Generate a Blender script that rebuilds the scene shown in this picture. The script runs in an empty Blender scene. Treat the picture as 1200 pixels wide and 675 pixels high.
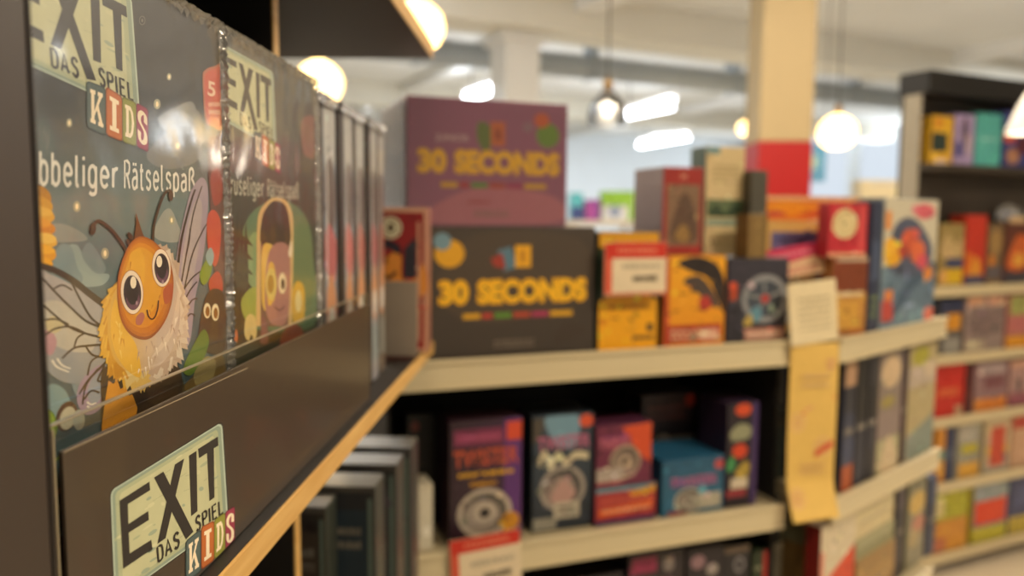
import bpy, bmesh, math, random
from mathutils import Vector, Matrix, noise as mnoise

D = bpy.data
S = bpy.context.scene
COL = S.collection
PI = math.pi

# ------------------------------------------------------------------ camera
F = 906.0                                   # focal length for a 1200 px wide frame
CAMZ = 1.35
YAW, PITCH, ROLL = math.radians(2.4), math.radians(5.2), math.radians(0.4)
CPOS = Vector((0, 0, CAMZ))
_f0 = Vector((-math.sin(YAW), math.cos(YAW), 0))
_r0 = Vector((math.cos(YAW), math.sin(YAW), 0))
FWD = _f0 * math.cos(PITCH) - Vector((0, 0, 1)) * math.sin(PITCH)
_u0 = _r0.cross(FWD)
RIGHT = _r0 * math.cos(ROLL) + _u0 * math.sin(ROLL)
UP = _u0 * math.cos(ROLL) - _r0 * math.sin(ROLL)


def ray(x, y):
    return FWD * F + RIGHT * (x - 600.0) - UP * (y - 337.5)


def at_depth(x, y, Y):
    r = ray(x, y)
    return CPOS + r * (Y / r.y)


def at_height(x, y, z):
    r = ray(x, y)
    return CPOS + r * ((z - CAMZ) / r.z)


# ------------------------------------------------------------------ colour and materials
def s2l(c):
    return c / 12.92 if c <= 0.04045 else ((c + 0.055) / 1.055) ** 2.4


def lin(c):
    if isinstance(c, str):
        c = c.lstrip('#')
        c = tuple(int(c[i:i + 2], 16) for i in (0, 2, 4))
    return tuple(s2l(v / 255.0) for v in c[:3])


MATS = {}


def nodes_of(name):
    m = D.materials.new(name)
    m.use_nodes = True
    nt = m.node_tree
    return m, nt, nt.nodes['Principled BSDF']


def mat(name, c, rough=0.5, metal=0.0, coat=0.0, var=0.12, scale=30.0, bump=0.0, spec=0.5):
    if name in MATS:
        return MATS[name]
    m, nt, b = nodes_of(name)
    c = lin(c)
    b.inputs['Roughness'].default_value = rough
    b.inputs['Metallic'].default_value = metal
    b.inputs['Coat Weight'].default_value = coat
    b.inputs['Specular IOR Level'].default_value = spec
    tc = nt.nodes.new('ShaderNodeTexCoord')
    n = nt.nodes.new('ShaderNodeTexNoise')
    n.inputs['Scale'].default_value = scale
    n.inputs['Detail'].default_value = 4
    nt.links.new(tc.outputs['Object'], n.inputs['Vector'])
    mx = nt.nodes.new('ShaderNodeMix')
    mx.data_type = 'RGBA'
    nt.links.new(n.outputs['Fac'], mx.inputs['Factor'])
    mx.inputs['A'].default_value = (*[v * (1 - var) for v in c], 1)
    mx.inputs['B'].default_value = (*[min(1, v * (1 + var)) for v in c], 1)
    nt.links.new(mx.outputs['Result'], b.inputs['Base Color'])
    if bump:
        bp = nt.nodes.new('ShaderNodeBump')
        bp.inputs['Strength'].default_value = bump
        bp.inputs['Distance'].default_value = 0.001
        nt.links.new(n.outputs['Fac'], bp.inputs['Height'])
        nt.links.new(bp.outputs['Normal'], b.inputs['Normal'])
    MATS[name] = m
    return m


def emit(name, c, strength):
    if name in MATS:
        return MATS[name]
    m, nt, b = nodes_of(name)
    c = lin(c)
    b.inputs['Base Color'].default_value = (*c, 1)
    b.inputs['Emission Color'].default_value = (*c, 1)
    b.inputs['Emission Strength'].default_value = strength
    MATS[name] = m
    return m


def printed(name, rough=0.4, coat=0.25, var=0.10, scale=90.0, gain=1.0):
    """printed cardboard: the ink colours sit in the mesh's colour attribute"""
    if name in MATS:
        return MATS[name]
    m, nt, b = nodes_of(name)
    at = nt.nodes.new('ShaderNodeAttribute')
    at.attribute_name = 'ink'
    tc = nt.nodes.new('ShaderNodeTexCoord')
    n = nt.nodes.new('ShaderNodeTexNoise')
    n.inputs['Scale'].default_value = scale
    n.inputs['Detail'].default_value = 6
    nt.links.new(tc.outputs['Object'], n.inputs['Vector'])
    mr = nt.nodes.new('ShaderNodeMapRange')
    mr.inputs['From Min'].default_value = 0.25
    mr.inputs['From Max'].default_value = 0.75
    mr.inputs['To Min'].default_value = gain * (1 - var)
    mr.inputs['To Max'].default_value = gain * (1 + var)
    nt.links.new(n.outputs['Fac'], mr.inputs['Value'])
    vm = nt.nodes.new('ShaderNodeVectorMath')
    vm.operation = 'SCALE'
    nt.links.new(at.outputs['Color'], vm.inputs[0])
    nt.links.new(mr.outputs['Result'], vm.inputs['Scale'])
    nt.links.new(vm.outputs['Vector'], b.inputs['Base Color'])
    b.inputs['Roughness'].default_value = rough
    b.inputs['Coat Weight'].default_value = coat
    b.inputs['Coat Roughness'].default_value = 0.12
    MATS[name] = m
    return m


def film(name, tint=(1, 1, 1), base=0.04, gain=1.0, rough=0.08, bump=0.0, scale=60.0, milk=0.0):
    """thin clear plastic: mostly transparent, fresnel gloss, optional milkiness"""
    if name in MATS:
        return MATS[name]
    m = D.materials.new(name)
    m.use_nodes = True
    nt = m.node_tree
    nt.nodes.remove(nt.nodes['Principled BSDF'])
    out = nt.nodes['Material Output']
    tr = nt.nodes.new('ShaderNodeBsdfTransparent')
    tr.inputs['Color'].default_value = (*tint, 1)
    gl = nt.nodes.new('ShaderNodeBsdfGlossy')
    gl.inputs['Roughness'].default_value = rough
    lw = nt.nodes.new('ShaderNodeLayerWeight')
    lw.inputs['Blend'].default_value = 0.35
    mu = nt.nodes.new('ShaderNodeMath')
    mu.operation = 'MULTIPLY_ADD'
    nt.links.new(lw.outputs['Fresnel'], mu.inputs[0])
    mu.inputs[1].default_value = gain
    mu.inputs[2].default_value = base
    mu.use_clamp = True
    mx = nt.nodes.new('ShaderNodeMixShader')
    nt.links.new(mu.outputs[0], mx.inputs['Fac'])
    nt.links.new(tr.outputs[0], mx.inputs[1])
    nt.links.new(gl.outputs[0], mx.inputs[2])
    if bump:
        tc = nt.nodes.new('ShaderNodeTexCoord')
        n = nt.nodes.new('ShaderNodeTexNoise')
        n.inputs['Scale'].default_value = scale
        n.inputs['Detail'].default_value = 3
        nt.links.new(tc.outputs['Object'], n.inputs['Vector'])
        bp = nt.nodes.new('ShaderNodeBump')
        bp.inputs['Strength'].default_value = bump
        bp.inputs['Distance'].default_value = 0.002
        nt.links.new(n.outputs['Fac'], bp.inputs['Height'])
        nt.links.new(bp.outputs['Normal'], gl.inputs['Normal'])
    last = mx
    if milk:
        df = nt.nodes.new('ShaderNodeBsdfDiffuse')
        df.inputs['Color'].default_value = (.8, .78, .75, 1)
        m2 = nt.nodes.new('ShaderNodeMixShader')
        m2.inputs['Fac'].default_value = milk
        nt.links.new(mx.outputs[0], m2.inputs[1])
        nt.links.new(df.outputs[0], m2.inputs[2])
        last = m2
    nt.links.new(last.outputs[0], out.inputs['Surface'])
    MATS[name] = m
    return m


def wood(name, c1, c2):
    if name in MATS:
        return MATS[name]
    m, nt, b = nodes_of(name)
    tc = nt.nodes.new('ShaderNodeTexCoord')
    mp = nt.nodes.new('ShaderNodeMapping')
    mp.inputs['Scale'].default_value = (60, 4, 60)
    n = nt.nodes.new('ShaderNodeTexNoise')
    n.inputs['Scale'].default_value = 3
    n.inputs['Detail'].default_value = 6
    cr = nt.nodes.new('ShaderNodeValToRGB')
    cr.color_ramp.elements[0].position = .3
    cr.color_ramp.elements[1].position = .7
    cr.color_ramp.elements[0].color = (*lin(c1), 1)
    cr.color_ramp.elements[1].color = (*lin(c2), 1)
    nt.links.new(tc.outputs['Object'], mp.inputs['Vector'])
    nt.links.new(mp.outputs[0], n.inputs['Vector'])
    nt.links.new(n.outputs['Fac'], cr.inputs['Fac'])
    nt.links.new(cr.outputs['Color'], b.inputs['Base Color'])
    b.inputs['Roughness'].default_value = .45
    MATS[name] = m
    return m


COVER = printed('glossy_game_cover', .45, .05, .05, 120)
CARTON = printed('printed_cardboard', .45, .15, .06, 60)
PAPER = printed('printed_paper', .75, 0.0, .04, 60)

# ------------------------------------------------------------------ objects
def tag(o, label=None, cat=None, group=None, kind=None):
    if label:
        o['label'] = label
    if cat:
        o['category'] = cat
    if group:
        o['group'] = group
    if kind:
        o['kind'] = kind
    return o


def empty(name, loc, rz=0.0):
    o = D.objects.new(name, None)
    o.empty_display_size = .05
    o.location = loc
    o.rotation_euler = (0, 0, rz)
    COL.objects.link(o)
    return o


def link(name, me, m=None, parent=None, loc=(0, 0, 0), rz=0.0):
    o = D.objects.new(name, me)
    if m is not None:
        me.materials.append(m)
    COL.objects.link(o)
    o.location = loc
    o.rotation_euler = (0, 0, rz)
    if parent is not None:
        o.parent = parent
    return o


def from_bm(name, bm, m=None, parent=None, loc=(0, 0, 0), rz=0.0, smooth=False):
    me = D.meshes.new(name)
    bmesh.ops.recalc_face_normals(bm, faces=bm.faces[:])
    bm.to_mesh(me)
    bm.free()
    if smooth:
        for p in me.polygons:
            p.use_smooth = True
    return link(name, me, m, parent, loc, rz)


def bm_box(x0, y0, z0, x1, y1, z1, bev=0.0, bm=None, seg=2):
    b = bmesh.new()
    bmesh.ops.create_cube(b, size=1)
    for v in b.verts:
        v.co = Vector(((x0 + x1) / 2 + v.co.x * (x1 - x0), (y0 + y1) / 2 + v.co.y * (y1 - y0), (z0 + z1) / 2 + v.co.z * (z1 - z0)))
    if bev:
        bmesh.ops.bevel(b, geom=b.edges[:], offset=bev, segments=seg, profile=.6, affect='EDGES')
    if bm is None:
        return b
    me = D.meshes.new('tmp')
    b.to_mesh(me)
    b.free()
    bm.from_mesh(me)
    D.meshes.remove(me)
    return bm


def bm_lathe(prof, seg=32, bm=None, c=(0, 0, 0)):
    bm = bm or bmesh.new()
    rings = []
    for r, z in prof:
        if r < 1e-6:
            rings.append([bm.verts.new((c[0], c[1], c[2] + z))])
        else:
            rings.append([bm.verts.new((c[0] + r * math.cos(2 * PI * k / seg), c[1] + r * math.sin(2 * PI * k / seg), c[2] + z)) for k in range(seg)])
    for a, b in zip(rings, rings[1:]):
        for k in range(seg):
            q = [a[k % len(a)], a[(k + 1) % len(a)], b[(k + 1) % len(b)], b[k % len(b)]]
            u = []
            for v in q:
                if v not in u:
                    u.append(v)
            if len(u) > 2:
                bm.faces.new(u)
    return bm


def bm_tube(p0, p1, r, seg=14, bm=None):
    bm = bm or bmesh.new()
    p0, p1 = Vector(p0), Vector(p1)
    d = (p1 - p0).normalized()
    a = d.orthogonal().normalized()
    b = d.cross(a)
    prof = [(0, -0.0), (r * .8, 0), (r, r * .4)]
    L = (p1 - p0).length
    full = [(0, 0), (r * .85, 0), (r, min(r * .3, L * .1)), (r, L - min(r * .3, L * .1)), (r * .85, L), (0, L)]
    rings = []
    for rr, t in full:
        if rr == 0:
            rings.append([bm.verts.new(p0 + d * t)])
        else:
            rings.append([bm.verts.new(p0 + d * t + (a * math.cos(2 * PI * k / seg) + b * math.sin(2 * PI * k / seg)) * rr) for k in range(seg)])
    for A_, B_ in zip(rings, rings[1:]):
        for k in range(seg):
            q = [A_[k % len(A_)], A_[(k + 1) % len(A_)], B_[(k + 1) % len(B_)], B_[k % len(B_)]]
            u = []
            for v in q:
                if v not in u:
                    u.append(v)
            if len(u) > 2:
                bm.faces.new(u)
    return bm


def bm_prism(poly, z0, z1, bm=None):
    bm = bm or bmesh.new()
    lo = [bm.verts.new((x, y, z0)) for x, y in poly]
    hi = [bm.verts.new((x, y, z1)) for x, y in poly]
    bm.faces.new(lo[::-1])
    bm.faces.new(hi)
    n = len(poly)
    for k in range(n):
        bm.faces.new((lo[k], lo[(k + 1) % n], hi[(k + 1) % n], hi[k]))
    return bm


# ------------------------------------------------------------------ flat print artwork
_TEXT = {}


def text_faces(s, bold=0.0):
    key = (s, bold)
    if key in _TEXT:
        return _TEXT[key]
    cu = D.curves.new('lettering', 'FONT')
    cu.body = s
    cu.size = 1
    cu.offset = bold
    cu.resolution_u = 4
    ob = D.objects.new('lettering', cu)
    COL.objects.link(ob)
    dg = bpy.context.evaluated_depsgraph_get()
    me = D.meshes.new_from_object(ob.evaluated_get(dg))
    vs = [(v.co.x, v.co.y) for v in me.vertices]
    fs = [[vs[i] for i in p.vertices] for p in me.polygons]
    D.objects.remove(ob)
    D.curves.remove(cu)
    D.meshes.remove(me)
    xs = [x for x, y in vs] or [0, 1]
    ys = [y for x, y in vs] or [0, 1]
    x0, x1, y0, y1 = min(xs), max(xs), min(ys), max(ys)
    fs = [[((x - x0) / (x1 - x0 + 1e-9), (y - y0) / (y1 - y0 + 1e-9)) for x, y in f] for f in fs]
    _TEXT[key] = fs
    return fs


_BOWL = [(.05, .5), (.14, .67), (.26, .7), (.40, .58), (.42, .35), (.40, .12), (.26, 0), (.14, .03), (.05, .2)]
_LBOWL = [(.42, .5), (.33, .67), (.21, .7), (.07, .58), (.05, .35), (.07, .12), (.21, 0), (.33, .03), (.42, .2)]
_A1 = [[(.40, 0), (.40, .48), (.34, .66), (.2, .7), (.06, .62)], [(.40, .40), (.2, .40), (.05, .30), (.05, .12), (.16, 0), (.3, .04), (.40, .16)]]
_S1 = [(.38, .58), (.3, .68), (.2, .7), (.08, .63), (.07, .48), (.2, .38), (.34, .30), (.38, .16), (.3, .03), (.2, 0), (.05, .1)]
_P1 = [(.05, 0), (.05, 1), (.28, 1), (.43, .92), (.45, .74), (.40, .58), (.26, .5), (.05, .5)]
GLYPH = {                                   # width, smooth strokes, straight strokes
    'a': (.45, _A1, []), 'b': (.46, [_BOWL], [[(.05, 1), (.05, 0)]]),
    'e': (.46, [[(.05, .37), (.42, .37), (.40, .56), (.24, .7), (.08, .58), (.05, .35), (.08, .12), (.24, 0), (.41, .12)]], []),
    'l': (.2, [[(.05, 1), (.05, .12), (.1, .01), (.18, 0)]], []), 'i': (.1, [], [[(.05, .7), (.05, 0)], [(.05, .87), (.05, .99)]]),
    'g': (.46, [[(.42, .7), (.42, -.1), (.36, -.24), (.2, -.27), (.07, -.2)], _LBOWL], []),
    'r': (.3, [[(.05, .38), (.10, .57), (.2, .68), (.31, .67)]], [[(.05, .7), (.05, 0)]]),
    'K': (.47, [], [[(.05, 1), (.05, 0)], [(.45, 1), (.05, .45)], [(.18, .62), (.47, 0)]]),
    'R': (.47, [], [_P1, [(.26, .5), (.47, 0)]]), 'ä': (.45, _A1, [[(.12, .86), (.12, .97)], [(.30, .86), (.30, .97)]]),
    't': (.3, [[(.12, .95), (.12, .14), (.18, .01), (.3, 0)]], [[(0, .7), (.28, .7)]]), 's': (.42, [_S1], []),
    'p': (.46, [_BOWL], [[(.05, .7), (.05, -.28)]]),
    'ß': (.47, [[(.05, 0), (.05, .8), (.12, .96), (.24, 1), (.36, .92), (.38, .76), (.28, .62), (.24, .55), (.34, .45), (.44, .28), (.40, .08), (.28, 0), (.18, .02)]], []),
    'G': (.48, [[(.45, .82), (.36, .97), (.25, 1), (.1, .9), (.05, .6), (.05, .4), (.1, .1), (.25, 0), (.4, .06), (.46, .2)]], [[(.46, .2), (.46, .45), (.27, .45)]]),
    'u': (.46, [[(.05, .7), (.05, .16), (.13, .02), (.22, 0), (.34, .06), (.41, .18)]], [[(.41, .7), (.41, 0)]]),
    'D': (.5, [], [[(.05, 0), (.05, 1), (.26, 1), (.4, .92), (.46, .7), (.46, .3), (.4, .08), (.26, 0), (.05, 0)]]),
    'A': (.5, [], [[(0, 0), (.24, 1), (.48, 0)], [(.09, .3), (.39, .3)]]), 'S': (.46, [[(x * 1.1, y / .7) for x, y in _S1]], []),
    'P': (.47, [], [_P1]), 'I': (.1, [], [[(.05, 1), (.05, 0)]]), 'E': (.44, [], [[(.42, 1), (.05, 1), (.05, 0), (.42, 0)], [(.05, .52), (.38, .52)]]),
    'L': (.42, [], [[(.05, 1), (.05, 0), (.4, 0)]]),
}


def catmull(pts, n=8, closed=False):
    out = []
    N = len(pts)
    rng = range(N) if closed else range(N - 1)
    for i in rng:
        if closed:
            p = [pts[(i + k - 1) % N] for k in range(4)]
        else:
            p = [pts[max(0, i - 1)], pts[i], pts[i + 1], pts[min(N - 1, i + 2)]]
        for k in range(n):
            t = k / n
            out.append(tuple(.5 * (2 * p[1][a] + (p[2][a] - p[0][a]) * t + (2 * p[0][a] - 5 * p[1][a] + 4 * p[2][a] - p[3][a]) * t * t
                                   + (3 * p[1][a] - p[0][a] - 3 * p[2][a] + p[3][a]) * t ** 3) for a in (0, 1)))
    if not closed:
        out.append(tuple(pts[-1]))
    return out


class Art:
    """ink layers on a flat face: u to the right, v up, every layer 20 microns above the last"""
    EPS = 2.0e-5

    def __init__(s, mp=None):
        s.items = []
        s.k = 1
        s.map = mp or (lambda p: p)

    def poly(s, pts, col, grad=None, same=False):
        if not same:
            s.k += 1
        c = lin(col)
        cols = [c] * len(pts)
        if grad:                               # (colour2, axis, lo, hi) : blend along an axis
            c2, ax, lo, hi = lin(grad[0]), grad[1], grad[2], grad[3]
            cols = []
            for p in pts:
                t = max(0, min(1, (p[ax] - lo) / (hi - lo)))
                cols.append(tuple(a + (b - a) * t for a, b in zip(c, c2)))
        s.items.append(([s.map(p) for p in pts], cols, s.k))
        return s

    def rect(s, x0, y0, x1, y1, col, grad=None):
        return s.poly([(x0, y0), (x1, y0), (x1, y1), (x0, y1)], col, grad)

    def grid(s, x0, y0, x1, y1, nx, ny, fn):
        s.k += 1
        for i in range(nx):
            for j in range(ny):
                q = [(x0 + (x1 - x0) * a / nx, y0 + (y1 - y0) * b / ny) for a, b in ((i, j), (i + 1, j), (i + 1, j + 1), (i, j + 1))]
                s.items.append(([s.map(p) for p in q], [lin(fn(*p)) for p in q], s.k))
        return s

    def ell(s, cx, cy, rx, ry, col, rot=0.0, n=28, grad=None):
        c, d = math.cos(rot), math.sin(rot)
        pts = []
        for k in range(n):
            a = 2 * PI * k / n
            x, y = rx * math.cos(a), ry * math.sin(a)
            pts.append((cx + x * c - y * d, cy + x * d + y * c))
        return s.poly(pts, col, grad)

    def blob(s, pts, col, n=6, grad=None):
        return s.poly(catmull(pts, n, True), col, grad)

    def line(s, pts, w, col, w2=None, smooth=6):
        p = catmull(pts, smooth) if smooth and len(pts) > 2 else list(pts)
        w2 = w if w2 is None else w2
        L, R = [], []
        N = len(p)
        for i in range(N):
            a, b = p[max(0, i - 1)], p[min(N - 1, i + 1)]
            dx, dy = b[0] - a[0], b[1] - a[1]
            l = math.hypot(dx, dy) or 1
            h = (w + (w2 - w) * i / (N - 1)) / 2
            L.append((p[i][0] - dy / l * h, p[i][1] + dx / l * h))
            R.append((p[i][0] + dy / l * h, p[i][1] - dx / l * h))
        k = s.k + 1
        for i in range(N - 1):                 # neighbours overlap a little at bends: alternate layers
            s.k = k + i % 2
            s.poly([L[i], L[i + 1], R[i + 1], R[i]], col, same=True)
        s.k = k + 1
        return s

    def ring(s, cx, cy, r0x, r0y, r1x, r1y, col, n=32):
        s.k += 1
        for k in range(n):
            a, b = 2 * PI * k / n, 2 * PI * (k + 1) / n
            s.poly([(cx + r0x * math.cos(a), cy + r0y * math.sin(a)), (cx + r1x * math.cos(a), cy + r1y * math.sin(a)),
                    (cx + r1x * math.cos(b), cy + r1y * math.sin(b)), (cx + r0x * math.cos(b), cy + r0y * math.sin(b))], col, same=True)
        return s

    def textq(s, t, q, col, bold=0.0):
        """q: bottom-left, bottom-right, top-right, top-left"""
        s.k += 1
        bl, br, tr, tl = q
        for f in text_faces(t, bold):
            pts = []
            for x, y in f:
                lo = (bl[0] + (br[0] - bl[0]) * x, bl[1] + (br[1] - bl[1]) * x)
                hi = (tl[0] + (tr[0] - tl[0]) * x, tl[1] + (tr[1] - tl[1]) * x)
                pts.append((lo[0] + (hi[0] - lo[0]) * y, lo[1] + (hi[1] - lo[1]) * y))
            s.poly(pts, col, same=True)
        return s

    def text(s, t, x0, y0, x1, y1, col, bold=0.0, slant=0.0):
        return s.textq(t, [(x0, y0), (x1, y0 + slant), (x1, y1 + slant), (x0, y1)], col, bold)

    def lettering(s, t, q, col, weight=.10, desc=True, gap=.20):
        """plain condensed sans lettering drawn in even strokes into a quadrilateral"""
        lo = -.28 if desc else 0.0
        tot = sum(GLYPH[c][0] + gap for c in t) - gap
        bl, br, tr, tl = q
        m0 = s.map

        def mp(p):
            x, y = p[0] / tot, (p[1] - lo) / (1 - lo)
            a = (bl[0] + (br[0] - bl[0]) * x, bl[1] + (br[1] - bl[1]) * x)
            b = (tl[0] + (tr[0] - tl[0]) * x, tl[1] + (tr[1] - tl[1]) * x)
            return m0((a[0] + (b[0] - a[0]) * y, a[1] + (b[1] - a[1]) * y))
        s.map = mp
        x = 0.0
        s.k += 1
        k, n_ = s.k, 0
        for c in t:
            w, sm, st = GLYPH[c]
            for smooth, group in ((5, sm), (0, st)):
                for pl in group:
                    pl = [(px + x, py) for px, py in pl]
                    s.k = k + 2 * (n_ % 4)
                    n_ += 1
                    s.line(pl, weight, col, smooth=smooth)
            x += w + gap
        s.map = m0
        s.k = k + 9
        return s

    def scribble(s, x0, y0, x1, y1, col, rows=2, seed=1):
        """rows of lettering too blurred to read: broken bars"""
        r = random.Random(seed)
        dy = (y1 - y0) / rows
        for j in range(rows):
            x = x0
            yb = y0 + dy * (j + .2)
            while x < x1:
                w = (x1 - x0) * r.uniform(.05, .14)
                s.rect(x, yb, min(x + w, x1), yb + dy * r.uniform(.5, .62), col)
                x += w + (x1 - x0) * .03
        return s

    def build(s, name, m, parent, clip=None, y=0.0, eps=None):
        eps = eps or s.EPS
        me = D.meshes.new(name)
        V, Fc, C = [], [], []
        for pts, cols, k in s.items:
            if clip:
                pts, cols = clip_poly(pts, cols, clip)
            if len(pts) < 3:
                continue
            b = len(V)
            V += [(p[0], y - eps * k, p[1]) for p in pts]
            Fc.append(list(range(b, b + len(pts))))
            C += [(*c, 1) for c in cols]
        me.from_pydata(V, [], Fc)
        ca = me.color_attributes.new('ink', 'FLOAT_COLOR', 'POINT')
        for i, c in enumerate(C):
            ca.data[i].color = c
        me.update()
        return link(name, me, m, parent)


def clip_poly(pts, cols, box):
    x0, y0, x1, y1 = box
    P = [(p[0], p[1], *c) for p, c in zip(pts, cols)]
    for ax, lim, sg in ((0, x0, 1), (0, x1, -1), (1, y0, 1), (1, y1, -1)):
        out = []
        for i in range(len(P)):
            a, b = P[i - 1], P[i]
            da, db = (a[ax] - lim) * sg, (b[ax] - lim) * sg
            if (da >= 0) != (db >= 0):
                t = da / (da - db)
                out.append(tuple(u + (v - u) * t for u, v in zip(a, b)))
            if db >= 0:
                out.append(b)
        P = out
        if not P:
            break
    return [p[:2] for p in P], [p[2:] for p in P]


# ------------------------------------------------------------------ shelf frames: a vertical front plane, seen pixels find the place along it
class Frame:
    def __init__(s, ox, oy, dx, dy):
        l = math.hypot(dx, dy)
        s.o = Vector((ox, oy, 0))
        s.d = Vector((dx / l, dy / l, 0))
        s.b = Vector((-s.d.y, s.d.x, 0))
        s.rz = math.atan2(s.d.y, s.d.x)

    def uz(s, x, y, v=0.0):
        r = ray(x, y)
        p0 = s.o + s.b * v
        t = (p0 - CPOS).dot(s.b) / r.dot(s.b)
        p = CPOS + r * t
        return (p - s.o).dot(s.d), p.z

    def pt(s, u, v, z):
        p = s.o + s.d * u + s.b * v
        return Vector((p.x, p.y, z))


FL = Frame(-.180, 0, 0, 1)                                      # fronts of the boxes in the near cabinet
F1 = Frame(-.049, 1.17, .9245, .381)                            # near gondola
F2 = Frame(.5377, 1.40, .72, .694)                              # gondola round the corner
F3 = Frame(1.48, 2.90, .89, .457)                               # wall unit at the right


def carton_mesh(w, d, h, col, bev=.0015, top=None, left=None, right=None):
    bm = bm_box(-w / 2, 0, 0, w / 2, d, h, min(bev, w * .2, h * .2, d * .2), seg=2)
    me = D.meshes.new('carton')
    bmesh.ops.recalc_face_normals(bm, faces=bm.faces[:])
    bm.to_mesh(me)
    bm.free()
    ca = me.color_attributes.new('ink', 'FLOAT_COLOR', 'CORNER')
    c0 = (*lin(col), 1)
    for p in me.polygons:
        n = p.normal
        c = c0
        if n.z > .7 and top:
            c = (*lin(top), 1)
        elif n.x < -.7 and left:
            c = (*lin(left), 1)
        elif n.x > .7 and right:
            c = (*lin(right), 1)
        for li in p.loop_indices:
            ca.data[li].color = c
    return me


def inside(p, poly):
    c, n = False, len(poly)
    for i in range(n):
        a, b = poly[i - 1], poly[i]
        if (a[1] > p[1]) != (b[1] > p[1]) and p[0] < (b[0] - a[0]) * (p[1] - a[1]) / (b[1] - a[1] + 1e-12) + a[0]:
            c = not c
    return c


def speckle(A, w, h, n, seed):
    """small printed details: flecks a shade or two off the colour they lie on"""
    r = random.Random(seed)
    base = list(A.items)
    m0, A.map = A.map, (lambda p: p)
    k0 = A.k
    for i in range(n):
        p = (r.uniform(-.46, .46) * w, r.uniform(.04, .96) * h)
        col = None
        for pts, cols, k in reversed(base):
            if inside(p, pts):
                col = cols[0]
                break
        if col is None:
            continue
        f = r.choice((.45, .6, 1.5, 1.9, 1.3))
        t = [min(.8, c * f * r.uniform(.8, 1.25) + (.012 if f > 1 else 0)) for c in col]
        srgb = tuple(255 * (12.92 * c if c <= .0031308 else 1.055 * c ** (1 / 2.4) - .055) for c in t)
        A.k = k0 + 1 + i % 6
        sc_ = min(w, h)
        if r.random() < .5:
            A.ell(p[0], p[1], sc_ * r.uniform(.02, .07), sc_ * r.uniform(.015, .05), srgb, rot=r.uniform(0, 3), n=9)
        else:
            bw, bh = sc_ * r.uniform(.05, .16), sc_ * r.uniform(.012, .03)
            A.rect(p[0] - bw / 2, p[1] - bh / 2, p[0] + bw / 2, p[1] + bh / 2, srgb)
    A.map = m0


WRAP = film('shrink_wrap_film', (1, 1, 1), .010, .16, .10, .10, 22)
CRINKLE = film('crinkled_film', (1, 1, 1), .14, 1.0, .10, .6, 220, milk=.24)


def game_box(label, loc, rz, w, d, h, col, art=None, left=None, right=None, top=None, cat='game box', name='game_box',
             group=None, m=None, busy=34):
    root = tag(empty(name, loc, rz), label, cat, group)
    me = carton_mesh(w, d, h, col, top=top, left=left, right=right)
    body = link('carton', me, m or CARTON, root)
    if art:
        A = Art(lambda p: ((p[0] - .5) * w, p[1] * h))
        A.rect(0, 0, 1, 1, col)
        art(A)
        if busy:
            speckle(A, w, h, busy, sum(map(ord, label)))
        A.build('cover_print', m or COVER, root, (-w / 2 + .0012, .0012, w / 2 - .0012, h - .0012))
    root['w'], root['h'] = w, h
    return root


def put(label, fr, x0, x1, yt, z, v, d, col, art=None, gap=.0015, yaw=0.0, h=None, hmax=None, **kw):
    """a box on the shelf at height z whose front shows between two picture columns"""
    xm = (x0 + x1) / 2
    if h is None:
        _, zt = fr.uz(xm, yt, v)
        h = max(.02, zt - z)
    hh = min(h, hmax) if hmax else h
    ym = 350
    for _k in range(3):                        # the picture row of the box's middle
        u_, _z = fr.uz(xm, ym, v)
        Y_ = fr.pt(u_, v, 0).y
        ym = 255 + (CAMZ - z - hh / 2) * F / Y_
    u0, _ = fr.uz(x0, ym, v)
    u1, _ = fr.uz(x1, ym, v)
    w = (u1 - u0) - gap
    return game_box(label, fr.pt((u0 + u1) / 2, v, z + .0004), fr.rz + yaw, w, d, hh, col, art, **kw)


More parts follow.
